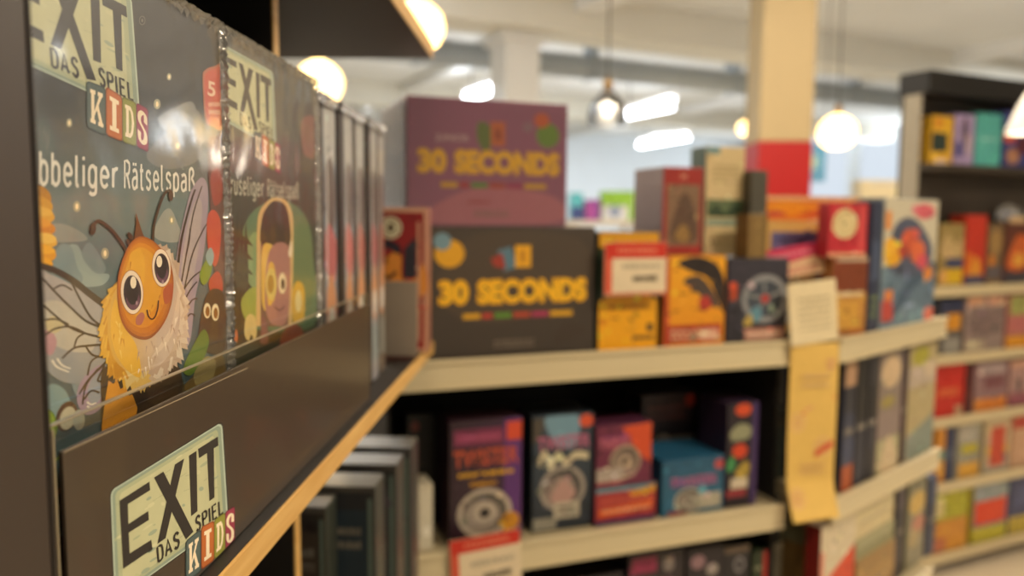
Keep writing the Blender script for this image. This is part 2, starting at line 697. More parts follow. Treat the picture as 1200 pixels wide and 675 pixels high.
def wrap_film(root, w, d, h, seed=3, side=True):
    """heat-shrunk plastic round a box: front, top strip and right strip, puckered along the edges"""
    rnd = random.Random(seed)
    bm = bmesh.new()
    nx, nz = 40, 60
    g = .0017

    def puck(a, b):
        e = min(a, w - a, b, h - b)
        return math.exp(-e / .005)
    rows = []
    for j in range(nz + 1):
        row = []
        for i in range(nx + 1):
            x, z = w * i / nx, h * j / nz
            p = puck(x, z)
            off = g + p * rnd.uniform(-.0006, .0009) + .00025 * mnoise.noise(Vector((x * 60, z * 45, seed)))
            row.append(bm.verts.new((x - w / 2, -off, z)))
        rows.append(row)
    for j in range(nz):
        for i in range(nx):
            bm.faces.new((rows[j][i], rows[j][i + 1], rows[j + 1][i + 1], rows[j + 1][i]))
    from_bm('shrink_wrap', bm, WRAP, root, smooth=True)
    # puckered seams
    bm = bmesh.new()

    def seam(p, q, n, wd, out):
        p, q = Vector(p), Vector(q)
        prev = None
        for k in range(n + 1):
            c = p.lerp(q, k / n)
            j = Vector((rnd.uniform(-1, 1), rnd.uniform(-1, 1), rnd.uniform(-1, 1))) * .0008
            a = bm.verts.new(c + out[0] * (wd * rnd.uniform(.5, 1.3)) + j)
            m_ = bm.verts.new(c + (out[0] + out[1]) * .0 + Vector((0, -.0022 - .0012 * (k % 2), 0)) + (out[1] * -.001) + j * .6)
            b = bm.verts.new(c + out[1] * (wd * rnd.uniform(.5, 1.3)) + j)
            cur = (a, m_, b)
            if prev:
                bm.faces.new((prev[0], cur[0], cur[1], prev[1]))
                bm.faces.new((prev[1], cur[1], cur[2], prev[2]))
            prev = cur
    X, Y, Z = Vector((1, 0, 0)), Vector((0, 1, 0)), Vector((0, 0, 1))
    seam((-w / 2, 0, h + .0012), (w / 2, 0, h + .0012), int(w / .0016), .005, (-Z, Y))
    seam((w / 2 + .0012, 0, .003), (w / 2 + .0012, 0, h), int(h / .0018), .0032, (-X, Y))
    seam((-w / 2 - .0012, 0, .003), (-w / 2 - .0012, 0, h), int(h / .003), .003, (X, Y))
    from_bm('wrap_seam', bm, CRINKLE, root)


# ================================================================== the building
E1 = Vector((.885, .466, 0)).normalized()
E2 = Vector((-E1.y, E1.x, 0))
RZ = math.atan2(E1.y, E1.x)


def room(s, t, z=0.0):
    p = E1 * s + E2 * t
    return Vector((p.x, p.y, z))


S0, S1, T0, T1, CEIL = -7.0, 14.0, -4.0, 15.5, 3.3


def room_box(name, s0, t0, z0, s1, t1, z1, m, parent=None, bev=0.0):
    bm = bm_box(s0, t0, z0, s1, t1, z1, bev)
    return from_bm(name, bm, m, parent, (0, 0, 0), RZ if parent is None else 0)


M_wall = mat('painted_wall', '#d5dbe0', .8, var=.04, scale=3)
M_ceil = mat('ceiling_plaster', '#ebebe9', .85, var=.05, scale=2)
M_floor = mat('beige_floor', '#b8aa94', .35, var=.06, scale=8)
tag(room_box('floor', S0, T0, -.1, S1, T1, 0, M_floor), kind='structure')
tag(room_box('ceiling', S0, T0, CEIL, S1, T1, CEIL + .1, M_ceil), kind='structure')
tag(room_box('wall_left', S0 - .15, T0, 0, S0, T1, CEIL, M_wall), kind='structure')
tag(room_box('wall_back', S0, T0 - .15, 0, S1, T0, CEIL, M_wall), kind='structure')
tag(room_box('wall_far', S0, T1, 0, S1, T1 + .15, CEIL, M_wall), kind='structure')


def px_on_right(x, y):
    """room coordinates where a sight line meets the right-hand wall"""
    r = ray(x, y)
    k = (S1 - CPOS.dot(E1)) / r.dot(E1)
    p = CPOS + r * k
    return p.dot(E2), p.z


# right wall with its bright windows
wt = [px_on_right(940, 150)[0], px_on_right(996, 150)[0], px_on_right(1006, 150)[0], px_on_right(1090, 150)[0]]
wz0, wz1 = 1.0, px_on_right(1040, 120)[1]
M_frame = mat('window_frame_paint', '#dfe2e4', .5)
bm = bm_box(S1, T0, 0, S1 + .15, T1, wz0)
bm_box(S1, T0, wz1, S1 + .15, T1, CEIL, bm=bm)
ta, tb = min(wt), max(wt)
bm_box(S1, T0, wz0, S1 + .15, wt[3], wz1, bm=bm)
bm_box(S1, wt[2], wz0, S1 + .15, wt[1], wz1, bm=bm)
bm_box(S1, wt[0], wz0, S1 + .15, T1, wz1, bm=bm)
tag(from_bm('wall_right', bm, M_wall, None, (0, 0, 0), RZ), kind='structure')
M_day = emit('overcast_daylight_pane', '#dfeaf5', .68)
M_day.node_tree.nodes['Principled BSDF'].inputs['Base Color'].default_value = (.02, .02, .025, 1)
for i, (a, b) in enumerate(((wt[3], wt[2]), (wt[1], wt[0]))):
    a, b = min(a, b), max(a, b)
    bm = bm_box(S1 + .02, a, wz0, S1 + .1, b, wz0 + .05)
    bm_box(S1 + .02, a, wz1 - .05, S1 + .1, b, wz1, bm=bm)
    bm_box(S1 + .02, a, wz0 + .05, S1 + .1, a + .05, wz1 - .05, bm=bm)
    bm_box(S1 + .02, b - .05, wz0 + .05, S1 + .1, b, wz1 - .05, bm=bm)
    fr_ = tag(from_bm('window_%d' % (i + 1), bm, M_frame, None, (0, 0, 0), RZ), kind='structure')
    pane = from_bm('pane', bm_box(S1 + .05, a + .05, wz0 + .05, S1 + .07, b - .05, wz1 - .05), M_day, fr_)

# ceiling beams, columns, duct
M_beam = mat('beam_plaster', '#e2ded2', .8, var=.05, scale=3)
for i, t in enumerate((1.2, 6.3, 11.4)):
    tag(room_box('trim_%d' % (i + 1), S0, t - .22, CEIL - .32, S1, t + .22, CEIL, M_beam), kind='structure')
for i, s in enumerate((-1.4, 3.6, 8.6)):
    tag(room_box('trim_%d' % (i + 4), s - .12, T0, CEIL - .14, s + .12, T1, CEIL, M_ceil), kind='structure')
M_col = mat('cream_column_paint', '#b5a079', .6, var=.04, scale=4)
M_colw = mat('white_column_paint', '#e6e5e2', .7, var=.04, scale=4)
M_red = mat('red_column_paint', '#a81212', .5, var=.05, scale=5)
p = at_depth(911, 167, 4.8)
c1 = tag(empty('column', (p.x, p.y, 0), .02), 'cream concrete column painted red on its lower part', 'column')
hc = at_depth(914, 167, 4.72).z
from_bm('red_base', bm_box(-.157, -.157, 0, .157, .157, hc, .008), M_red, c1)
from_bm('shaft', bm_box(-.155, -.155, hc, .155, .155, CEIL - .001, .012), M_col, c1)
p = at_depth(603, 100, 7.15)
c2 = tag(empty('column', (p.x, p.y, 0), RZ), 'plain white column behind the purple box, under a ceiling beam', 'column')
from_bm('shaft', bm_box(-.17, -.17, 0, .17, .17, CEIL - .33, .012), M_colw, c2)
from_bm('capital', bm_box(-.22, -.22, CEIL - .40, .22, .22, CEIL - .325, .012), M_colw, c2)
M_duct = mat('galvanised_duct', '#a9b0b5', .5, .2, var=.1, scale=4)
bm = bm_tube((0, 0, 0), (12, 0, 0), .13, 20)
du = tag(empty('air_duct', room(1.5, 7.5, CEIL - .30), RZ), 'long round grey air duct under the far ceiling', 'duct')
from_bm('duct_pipe', bm, M_duct, du, smooth=False)
for k in range(6):
    from_bm('hanger', bm_box(1 + k * 2 - .02, -.135, -.135, 1 + k * 2 + .02, .135, .299, .004), M_duct, du)

# ================================================================== lamps
M_bulb = emit('warm_bulb_glass', '#ffd98c', 3.2)
M_tube = emit('tube_light', '#f4f8ff', 9.0)
M_glass = film('lamp_glass', (1, 1, 1), .06, .9, .03)
M_brass = mat('lamp_socket', '#8a6a3a', .35, .8)
M_cord = mat('black_cord', '#2c2622', .7)
M_shade = mat('white_lamp_shade', '#f1ede8', .4)


def point(loc, col, w, size=.1):
    l = D.lights.new('lamp_light', 'POINT')
    l.energy = w
    l.color = col
    l.shadow_soft_size = size
    o = D.objects.new('lamp_light', l)
    o.location = loc
    COL.objects.link(o)
    return o


def pendant(label, px, py, Y, r, kind='globe', watts=25):
    p = at_depth(px, py, Y)
    root = tag(empty('pendant_lamp', p), label, 'lamp')
    top = CEIL - p.z
    if kind == 'globe':
        prof = [(0, -.86), (.45, -.82), (.78, -.62), (.97, -.25), (1, .05), (.9, .42), (.62, .72), (.3, .9), (.2, .96), (0, .96)]
        from_bm('glass_globe', bm_lathe([(a * r, b * r) for a, b in prof], 32), M_bulb, root, smooth=True)
        sz = r * .96
    elif kind == 'clear':
        prof = [(.92, -.75), (1, -.45), (.95, .0), (.75, .4), (.4, .75), (.2, .98), (.18, .98), (.38, .73), (.72, .38), (.92, .0), (.97, -.45), (.89, -.75)]
        from_bm('glass_shade', bm_lathe([(a * r, b * r) for a, b in prof], 32), M_glass, root, smooth=True)
        prof = [(0, -.35), (.2, -.3), (.28, -.1), (.2, .15), (.12, .35), (0, .35)]
        from_bm('bulb', bm_lathe([(a * r, b * r) for a, b in prof], 20), emit('dim_bulb', '#fff6e6', 2.5), root, smooth=True)
        sz = r * .95
    else:
        prof = [(1, -1.0), (.98, -.8), (.6, .2), (.28, .8), (.2, 1.3), (.12, 1.3), (.2, .75), (.55, .15), (.93, -.8), (.96, -1.0)]
        from_bm('lamp_shade', bm_lathe([(a * r, b * r) for a, b in prof], 32), M_shade, root, smooth=True)
        from_bm('bulb', bm_lathe([(0, -.75), (.25, -.65), (.3, -.4), (.15, .2), (0, .2)] and [(a * r, b * r) for a, b in [(0, -.75), (.25, -.65), (.3, -.4), (.15, .2), (0, .2)]], 20), emit('dim_bulb', '#fff6e6', 2.5), root, smooth=True)
        sz = r * 1.28
    from_bm('socket', bm_lathe([(0, sz - .004), (.02, sz - .004), (.024, sz + .03), (.014, sz + .06), (0, sz + .06)], 18), M_brass, root, smooth=True)
    from_bm('cord', bm_tube((0, 0, sz + .055), (0, 0, top - .03), .004, 8), M_cord, root)
    from_bm('ceiling_rose', bm_lathe([(0, top - .035), (.03, top - .03), (.05, top - .001), (0, top - .001)], 18), M_brass, root, smooth=True)
    if watts:
        point((p.x, p.y, p.z - r - .06 if kind != 'cone' else p.z - r * 1.05), (1, .82, .58), watts * .6, .08)
    return root


pendant('glowing warm globe lamp above the spine boxes at the left', 374, 97, 3.2, .098, watts=10)
pendant('glowing warm lamp half hidden by the upper shelf edge', 489, 31, 2.3, .080, watts=10)
pendant('glowing warm globe lamp right of the cream and red column', 981, 155, 5.0, .118, watts=10)
pendant('clear glass pendant lamp with a faint bulb above the purple box', 712, 128, 4.0, .10, 'clear', 3)
pendant('white cone shaded pendant lamp at the right picture edge', 1214, 126, 2.6, .080, 'cone', 2)
pendant('small distant round lamp just left of the cream column', 873, 150, 9.0, .085, watts=8)


def tube_lamp(label, a, b, z=2.9):
    pa, pb = at_height(*a, z), at_height(*b, z)
    c = (pa + pb) / 2
    L = (pb - pa).length
    rz = math.atan2(pb.y - pa.y, pb.x - pa.x)
    root = tag(empty('hanging_tube_lamp', c, rz), label, 'lamp', 'fluorescent tube lamps')
    from_bm('housing', bm_box(-L / 2, -.06, .03, L / 2, .06, .09, .01), M_shade, root)
    point((c.x, c.y, c.z - .16), (.85, .93, 1), 32, .3)
    from_bm('light_tube', bm_tube((-L / 2 + .02, 0, -.03), (L / 2 - .02, 0, -.03), .055, 14), M_tube, root)
    for sx in (-1, 1):
        from_bm('lamp_holder', bm_box(sx * (L / 2 - .012) - .014, -.03, -.055, sx * (L / 2 - .012) + .014, .03, .034, .004), M_shade, root)
        from_bm('suspension_rod', bm_tube((sx * L * .35, 0, .088), (sx * L * .35, 0, CEIL - z - .0005), .006, 8), M_cord, root)
    return root


tube_lamp('white tube lamp above the purple box, in front of the white column', (546, 112), (592, 97))
tube_lamp('white tube lamp right of the clear glass pendant, higher one', (729, 133), (789, 121))
tube_lamp('white tube lamp above the tall red box, lower and farther one', (749, 168), (808, 158))


tube_lamp('unseen tube lamp added at the right to brighten the ceiling', (1420, -20), (1490, -36))  # out of view, added to throw cool light on the ceiling
tube_lamp('unseen tube lamp added over the near cabinet to brighten the ceiling', (330, -60), (420, -85))  # second unseen tube, added for more cool light on the ceiling


def area(loc, rot, sx, sy, w, col):
    l = D.lights.new('added_light', 'AREA')
    l.shape = 'RECTANGLE'
    l.size, l.size_y = sx, sy
    l.energy = w
    l.color = col
    o = D.objects.new('added_light', l)
    o.location = loc
    o.rotation_euler = rot
    COL.objects.link(o)
    return o


M_panel = emit('added_panel_glow', '#fff0d8', 3.0)


def added_panel(s, t, w, col, label=None):
    """light panels added under the ceiling to brighten the shop"""
    root = tag(empty('added_light', room(s, t, CEIL), RZ), label or 'added rectangular ceiling panel that brightens the shop', 'ceiling light', 'added ceiling panels')
    from_bm('light_frame', bm_box(-.62, -.17, -.06, .62, .17, -.0005, .006), M_shade, root)
    from_bm('diffuser', bm_box(-.58, -.13, -.068, .58, .13, -.0602, .003), M_panel, root)
    p = room(s, t, CEIL - .08)
    area(p, (0, 0, RZ), 1.16, .26, w, col)


WARM = (1, .85, .64)  # near panels are added in a warm tone to light the foreground
for s, t, w in ((1.8, -.9, 60), (-.6, -.6, 22), (2.6, 1.9, 60), (5.6, 2.4, 50), (.6, 3.2, 30), (-1.6, 2.2, 20)):
    added_panel(s, t, w, WARM)
COOL = (.86, .93, 1)  # far panels are added in a cool tone, standing in for daylight
for s, t, w in ((1.0, 8.6, 55), (6.0, 8.6, 60), (9.5, 5.0, 50), (3.0, 12.8, 55), (8.5, 12.8, 55), (-3, 9, 50)):
    added_panel(s, t, w, COOL)
# daylight through the windows
for a, b in ((wt[3], wt[2]), (wt[1], wt[0])):
    area(room(S1 - .05, (a + b) / 2, (wz0 + wz1) / 2), (PI / 2, 0, RZ - PI / 2 + PI), abs(a - b) * .9, (wz1 - wz0) * .9, 60, (.85, .93, 1))

W = D.worlds.new('World')
S.world = W
W.use_nodes = True
W.node_tree.nodes['Background'].inputs[0].default_value = (.9, .92, 1, 1)
W.node_tree.nodes['Background'].inputs[1].default_value = .3

# ================================================================== near cabinet (left)
M_black = mat('black_laminate', '#1b1714', .5, var=.1, scale=20)
M_brown = mat('dark_brown_laminate', '#3b3028', .5, var=.06, scale=12)
M_under = mat('dark_shelf_laminate', '#33291f', .6, var=.06, scale=12, spec=.25)
M_wood = wood('pine_edge_band', '#c89a56', '#d9b16d')
M_dedge = mat('dark_edge_band', '#241c17', .5)
Zs = CAMZ - .174                        # top of the main shelf
YEND = 1.075
cab = tag(empty('display_cabinet', (-.26, .65, 0)), 'dark shelf cabinet with pine edges at the left holding the near boxes', 'shelf cabinet')


def cab_part(name, x0, y0, z0, x1, y1, z1, m, parent=None, bev=.0008):
    bm = bm_box(x0, y0, z0, x1, y1, z1, bev)
    for v in bm.verts:
        v.co -= Vector((-.26, .65, 0))
    return from_bm(name, bm, m, parent or cab)


XB, XF = -.385, -.157
cab_part('side_panel', XB, .200, 0, -.1525, .2262, 2.2, M_brown)
cab_part('edge_band', -.1535, .2264, 0, -.1519, .2282, 2.2, M_dedge)
cab_part('back_panel', XB - .012, .2264, 0, XB, YEND, 2.2, M_black)
cab_part('back_edge_band', XB - .012, YEND + .0002, 0, XB + .004, YEND + .012, 2.2, M_wood)
sh = cab_part('shelf', XB + .0005, .2284, Zs - .0162, XF, YEND, Zs, M_black)
cab_part('edge_band', XF + .0002, .2284, Zs - .0164, XF + .0022, YEND, Zs + .0002, M_wood, sh)
zu = CAMZ + .216
sh = cab_part('shelf', XB + .0005, .2284, zu, XF, YEND, zu + .018, M_under)
cab_part('edge_band', XF + .0002, .2284, zu - .0004, XF + .0022, YEND, zu + .0184, M_wood, sh)
dv = cab_part('divider', XB + .0005, .660, 1.457, -.2325, .672, zu - .0004, M_black)
cab_part('edge_band', -.2323, .660, 1.457, -.2300, .672, zu - .0004, M_wood, dv)
ZL = .80
sh = cab_part('shelf', XB + .0005, .2284, ZL - .016, XF - .003, YEND, ZL, M_black)
cab_part('edge_band', XF - .0028, .2284, ZL - .0164, XF - .0008, YEND, ZL + .0002, M_wood, sh)
dv = cab_part('divider', XB + .0005, .690, ZL + .0004, -.232, .704, Zs - .0168, M_black)
cab_part('edge_band', -.2318, .690, ZL + .0004, -.2298, .704, Zs - .0168, M_wood, dv)
cab_part('shelf', XB + .0005, .2284, .08, XF, YEND, .1, M_black)

# ------------------------------------------------------------------ the printed logo panel, drawn on the tray's card
CARDX, CY0, CY1 = -.165, .264, .719
CARD_LOC = Vector((CARDX, (CY0 + CY1) / 2, Zs + .0006))


def px2card(p):
    r = ray(*p)
    t = (CARDX - CPOS.x) / r.x
    q = CPOS + r * t
    return (q.y - CARD_LOC.y, q.z - CARD_LOC.z)


def z3(p):                                   # helper coordinates -> picture coordinates
    return (p[0] / 2.757, 430 + p[1] / 2.757)


INK = '#2b241d'


def slab_K(): return [[(.05, 0), (.45, 0), (.45, .12), (.36, .12), (.36, .88), (.45, .88), (.45, 1), (.05, 1), (.05, .88), (.13, .88), (.13, .12), (.05, .12)],
                      [(.36, .38), (.72, 1 - .12), (.62, .88), (.62, 1), (1, 1), (1, .88), (.93, .88), (.36, .22)],
                      [(.50, .52), (.74, .12), (.64, .12), (.64, 0), (1.03, 0), (1.03, .12), (.97, .12), (.63, .68)]]


def slab_I(): return [[(.1, 0), (.9, 0), (.9, .13), (.68, .13), (.68, .87), (.9, .87), (.9, 1), (.1, 1), (.1, .87), (.32, .87), (.32, .13), (.1, .13)]]


def slab_D(): return [[(.05, 0), (.05, .12), (.16, .12), (.16, .88), (.05, .88), (.05, 1), (.42, 1), (.42, 0)],
                      [(.42, 1), (.62, 1), (.85, .85), (.97, .5), (.85, .15), (.62, 0), (.42, 0), (.42, .14), (.56, .14), (.68, .27), (.73, .5), (.68, .73), (.56, .86), (.42, .86)]]


def draw_logo(A, seed=5):
    m0 = A.map
    A.map = lambda p: m0(z3(p))
    r = random.Random(seed)
    # stone panel: right edge, top edge, left edge, bottom edge, corners rounded
    TL, TR, BR, BL = (357, 398), (717, 176), (737, 492), (371, 754)

    def pan(a, b):
        x = (TL[0] + (TR[0] - TL[0]) * a, TL[1] + (TR[1] - TL[1]) * a)
        y = (BL[0] + (BR[0] - BL[0]) * a, BL[1] + (BR[1] - BL[1]) * a)
        return (x[0] + (y[0] - x[0]) * b, x[1] + (y[1] - x[1]) * b)

    def ppan(a):                             # panel (0..1, 0 at the near end) with the perspective taken out
        return a

    def rr(i, c):
        pts = []
        for cx, cy, a0 in ((1 - i - c, i + c * 1.5, -90), (1 - i - c, 1 - i - c * 1.5, 0), (i + c, 1 - i - c * 1.5, 90), (i + c, i + c * 1.5, 180)):
            for k in range(5):
                t = math.radians(a0 + k * 22.5)
                pts.append(pan(cx + c * math.cos(t), cy + c * 1.5 * math.sin(t)))
        return pts
    A.poly(rr(-.012, .045), '#3a342b')
    A.poly(rr(0, .04), '#b4c2b0')
    A.poly(rr(.012, .036), '#8b9a88')
    A.poly(rr(.04, .03), '#a9af8c')
    A.poly(rr(.075, .03), '#bdbd95')
    k0 = A.k
    for k in range(46):                      # worn speckle
        A.k = k0 + k % 10
        a, b = r.uniform(.03, .95), r.uniform(.04, .94)
        q = pan(a, b)
        A.ell(q[0], q[1], r.uniform(5, 22), r.uniform(2, 7), r.choice(['#c9c79f', '#a3ab8b', '#98a48c', '#b6b98f', '#c4c39a']), rot=-.6, n=10)
    for k in range(26):
        A.k = k0 + 10 + k % 8
        a, b = r.uniform(.03, .9), r.uniform(.04, .94)
        q, q2 = pan(a, b), pan(a + r.uniform(.03, .12), b + r.uniform(-.03, .03))
        A.line([q, q2], .9, r.choice(['#7f8a74', '#8f987c']), smooth=0)
    A.k = k0 + 20
    A.poly([(385, 430), (482, 368), (484, 396), (412, 441), (414, 505), (478, 463), (480, 492), (415, 533), (418, 600), (488, 556), (491, 586), (397, 650)], INK)
    A.poly([(497, 355), (527, 336), (624, 530), (600, 555)], INK)
    A.poly([(564, 313), (594, 294), (534, 551), (507, 570)], INK)
    A.poly([(610, 284), (634, 269), (637, 464), (617, 480)], INK)
    A.poly([(639, 263), (703, 223), (705, 252), (690, 261), (692, 420), (676, 431), (668, 276), (642, 293)], INK)
    A.lettering('DAS', [(509, 629), (579, 577), (576, 529), (505, 582)], INK, .17, False, .2)
    A.lettering('SPIEL', [(633, 531), (720, 468), (717, 426), (630, 485)], INK, .17, False, .2)
    # KIDS tiles
    for (x0, t0, b0, x1, t1, b1, c, ed, let) in ((598, 560, 694, 648, 520, 659, '#4f5f5c', '#33423f', slab_K()), (648, 515, 655, 691, 493, 622, '#b9652a', '#8d4519', slab_I()),
                                                 (690, 492, 623, 727, 466, 592, '#8e8f35', '#6c6d25', slab_D()), (726, 466, 592, 757, 447, 571, '#97344a', '#75243a', None)):
        def q(u, v, x0=x0, t0=t0, b0=b0, x1=x1, t1=t1, b1=b1):
            tp, bt = t0 + (t1 - t0) * u, b0 + (b1 - b0) * u
            return (x0 + (x1 - x0) * u, bt + (tp - bt) * v)
        rc = [q(.12, 0), q(.88, 0), q(1, .05), q(1, .95), q(.88, 1), q(.12, 1), q(0, .95), q(0, .05)]
        A.poly(rc, ed)
        A.poly([q(.06 + .88 * u, .03 + .94 * v) for u, v in ((.12, 0), (.88, 0), (1, .05), (1, .95), (.88, 1), (.12, 1), (0, .95), (0, .05))], c)
        if let:
            for f in let:
                A.poly([q(.16 + .68 * u, .15 + .70 * v) for u, v in f], '#f0dfbf')
        else:
            A.line([q(*p) for p in ((.76, .62), (.74, .80), (.5, .84), (.27, .76), (.27, .62), (.5, .52), (.74, .40), (.74, .24), (.5, .16), (.27, .22), (.24, .40))], 8.5, '#f0dfbf', smooth=4)
    A.map = m0


# ------------------------------------------------------------------ acrylic tray with printed card
M_acr = film('clear_acrylic', (.97, .97, .95), .012, .10, .05)
M_acre = mat('acrylic_cut_edge', '#8c8068', .3, coat=.5)
M_card = mat('dark_printed_card', '#43382d', .34, var=.05, scale=6, coat=.15)
tray = tag(empty('display_tray', (CARDX, (CY0 + CY1) / 2, Zs + .0003), PI / 2), 'clear acrylic front tray with a dark printed logo card', 'display tray')
hw = (CY1 - CY0) / 2
HC = .174 - .0817                            # card height
HA = .174 - .0732                            # acrylic lip height
CL = px2card((76.5, 600))[0]
card = from_bm('printed_card', bm_box(CL, 0, .0002, hw, .0016, HC, .0003), M_card, tray)
A = Art(px2card)
A.poly([(x / 2.757, 430 + y / 2.757) for x, y in ((207, 275), (800, 3), (800, 0), (207, 271))], '#9a8a70')
draw_logo(A)
A.build('logo_print', PAPER, tray, (CL + .0006, .0008, hw - .0006, HC + .0002), eps=5e-6)
from_bm('acrylic_front', bm_box(CL - .0020, .0030, .0002, hw + .003, .0056, HA, .0004), M_acr, tray)
from_bm('acrylic_edge', bm_box(CL - .0034, .0010, .0002, CL - .0022, .0064, HA, .0003), M_acre, tray)
from_bm('acrylic_edge', bm_box(CL - .0020, .0031, HA + .0001, hw + .003, .0055, HA + .0008, .0002), M_acre, tray)
from_bm('acrylic_edge', bm_box(hw + .0032, .0022, .0002, hw + .0044, .0064, HA, .0003), M_acre, tray)

# ------------------------------------------------------------------ the two front-facing boxes
BW, BH = .1735, .2765
BY = [.2555 + BW / 2, .2555 + .1750 + BW / 2]


def front_px(loc):
    def f(p):
        r = ray(*p)
        t = (loc.x - CPOS.x) / r.x
        q = CPOS + r * t
        return (q.y - loc.y, q.z - loc.z)
    return f


def logo_on(A, loc, shift):
    """the tray's logo, a little smaller, in the top corner of a cover"""
    anchor_c = px2card((267, 599))
    anchor_b = front_px(BOXLOC[0])((163.5, 125))
    off = BOXLOC[0].y + shift - loc.y
    m0 = A.map

    def mp(p):
        a = px2card(p)
        return (anchor_b[0] + (a[0] - anchor_c[0]) * .83 + off, anchor_b[1] + (a[1] - anchor_c[1]) * .945)
    A.map = mp
    draw_logo(A, 9)
    A.map = m0


BOXLOC = [Vector((-.180, y, Zs + .0006)) for y in BY]
# --- box one: the bee
root = game_box('shrink-wrapped puzzle game box with a smiling cartoon bee on its cover', BOXLOC[0], PI / 2, BW, .040, BH, '#4a4f50')
b1 = root
A = Art(front_px(BOXLOC[0]))
L0 = BOXLOC[0]


def bee_bg(x, y):
    # night sky at the top, misty teal garden lower down (the printed picture)
    t = max(0, min(1, (y - 60) / 330))
    a, b, c = (50, 46, 43), (112, 128, 126), (70, 92, 98)
    if t < .55:
        k = t / .55
        return tuple(a[i] + (b[i] - a[i]) * k ** 1.3 for i in range(3))
    k = (t - .55) / .45
    return tuple(b[i] + (c[i] - b[i]) * k for i in range(3))


A.grid(-20, -70, 262, 700, 12, 30, bee_bg)
# clouds and mist
for pts, c in (([(40, 268), (70, 262), (95, 272), (100, 282), (60, 284), (40, 282)], '#8e928a'),
               ([(75, 330), (78, 292), (90, 287), (100, 305), (110, 318), (128, 322), (120, 334), (96, 336)], '#8fa09c'),
               ([(60, 340), (64, 300), (72, 286), (84, 290), (90, 312), (96, 330)], '#7a8f92'),
               ([(180, 275), (190, 250), (200, 245), (208, 262), (214, 280), (196, 284)], '#9b9d94'),
               ([(96, 300), (104, 284), (116, 298), (124, 316), (112, 320)], '#76888a'),
               ([(172, 180), (200, 150), (232, 130), (236, 180), (214, 196), (186, 196)], '#7a7a76'),
               ([(185, 140), (205, 126), (226, 120), (230, 150), (206, 160)], '#85857f'),
               ([(90, 400), (100, 385), (112, 400), (118, 440), (100, 470), (84, 450)], '#7f9296'),
               ([(50, 470), (60, 450), (78, 460), (84, 490), (60, 500)], '#7d9a9a')):
    A.blob(pts, c)
for x, y, r in ((90, 242, 2.2), (123, 297, 2.2), (201, 258, 1.7), (184, 122, 2), (81, 144, 1.7), (208, 171, 1.6), (198, 90, 1.4), (168, 282, 1.5)):
    A.ell(x, y, r * 2, r * 3, '#a9a488')
    A.ell(x, y, r * .8, r * 1.6, '#ffe9b8')
# yellow flower at the left
for x, y, rx, ry, c in ((40, 232, 20, 16, '#b9801e'), (42, 240, 20, 11, '#cf9a2e'), (44, 252, 20, 10, '#d9a030'), (40, 246, 22, 6, '#e2b24a'), (44, 266, 21, 10, '#cf8420'), (42, 260, 18, 6, '#dc982a'),
                        (46, 281, 21, 9, '#e6b03a'), (54, 279, 12, 6, '#efc45a'), (44, 296, 22, 11, '#e09a18'), (50, 292, 15, 5, '#f0b022'), (42, 306, 20, 7, '#eaa81e')):
    A.ell(x, y, rx, ry, c, rot=.18)
A.blob([(28, 312), (50, 318), (61, 330), (60, 350), (48, 366), (32, 370)], '#d9a488')
A.blob([(34, 330), (50, 334), (54, 350), (42, 358)], '#c98d74')
# lower left greenery
A.blob([(36, 470), (46, 462), (52, 480), (46, 500), (36, 500)], '#c93a35')
A.ell(52, 500, 15, 22, '#5e7d1f')
A.ell(55, 496, 9, 15, '#8aa52a')
A.ell(78, 488, 12, 18, '#4b3227', rot=.3)
A.ell(79, 490, 9, 14, '#b7b39b', rot=.3)
A.ell(92, 492, 7, 12, '#a5a99a')
A.blob([(46, 520), (62, 540), (70, 580), (60, 640), (46, 640)], '#2f3d18')
A.line([(50, 575), (60, 545), (70, 535)], 4, '#7d8f2a', 2)
A.line([(52, 640), (62, 590), (72, 570)], 6, '#8a4f24', 3)
A.blob([(40, 640), (80, 630), (120, 660), (120, 720), (30, 720)], '#3a1a1c')
# left wing
WING = [(40, 316), (60, 322), (84, 334), (104, 346), (122, 358), (126, 390), (124, 430), (112, 444), (92, 450), (70, 446), (54, 432), (46, 408), (43, 370)]
A.blob(WING, '#a9a3a0', grad=('#8f9597', 1, 330, 445))
A.blob([(46, 360), (66, 352), (92, 368), (112, 386), (108, 410), (84, 412), (60, 402), (50, 386)], '#b9b4a6')
A.blob([(48, 392), (58, 386), (66, 400), (60, 416), (50, 410)], '#b58a93')
A.blob([(54, 376), (64, 370), (74, 380), (66, 390), (56, 388)], '#c0b38a')
A.blob([(122, 428), (104, 436), (92, 452), (90, 472), (100, 486), (116, 480), (126, 460)], '#a08ca0')
A.blob([(118, 436), (106, 446), (102, 464), (110, 474), (120, 460)], '#8f98a2')
VE = '#3a2d22'
A.line([(40, 309), (62, 316), (84, 328), (104, 344), (123, 358)], 7, VE, 8)
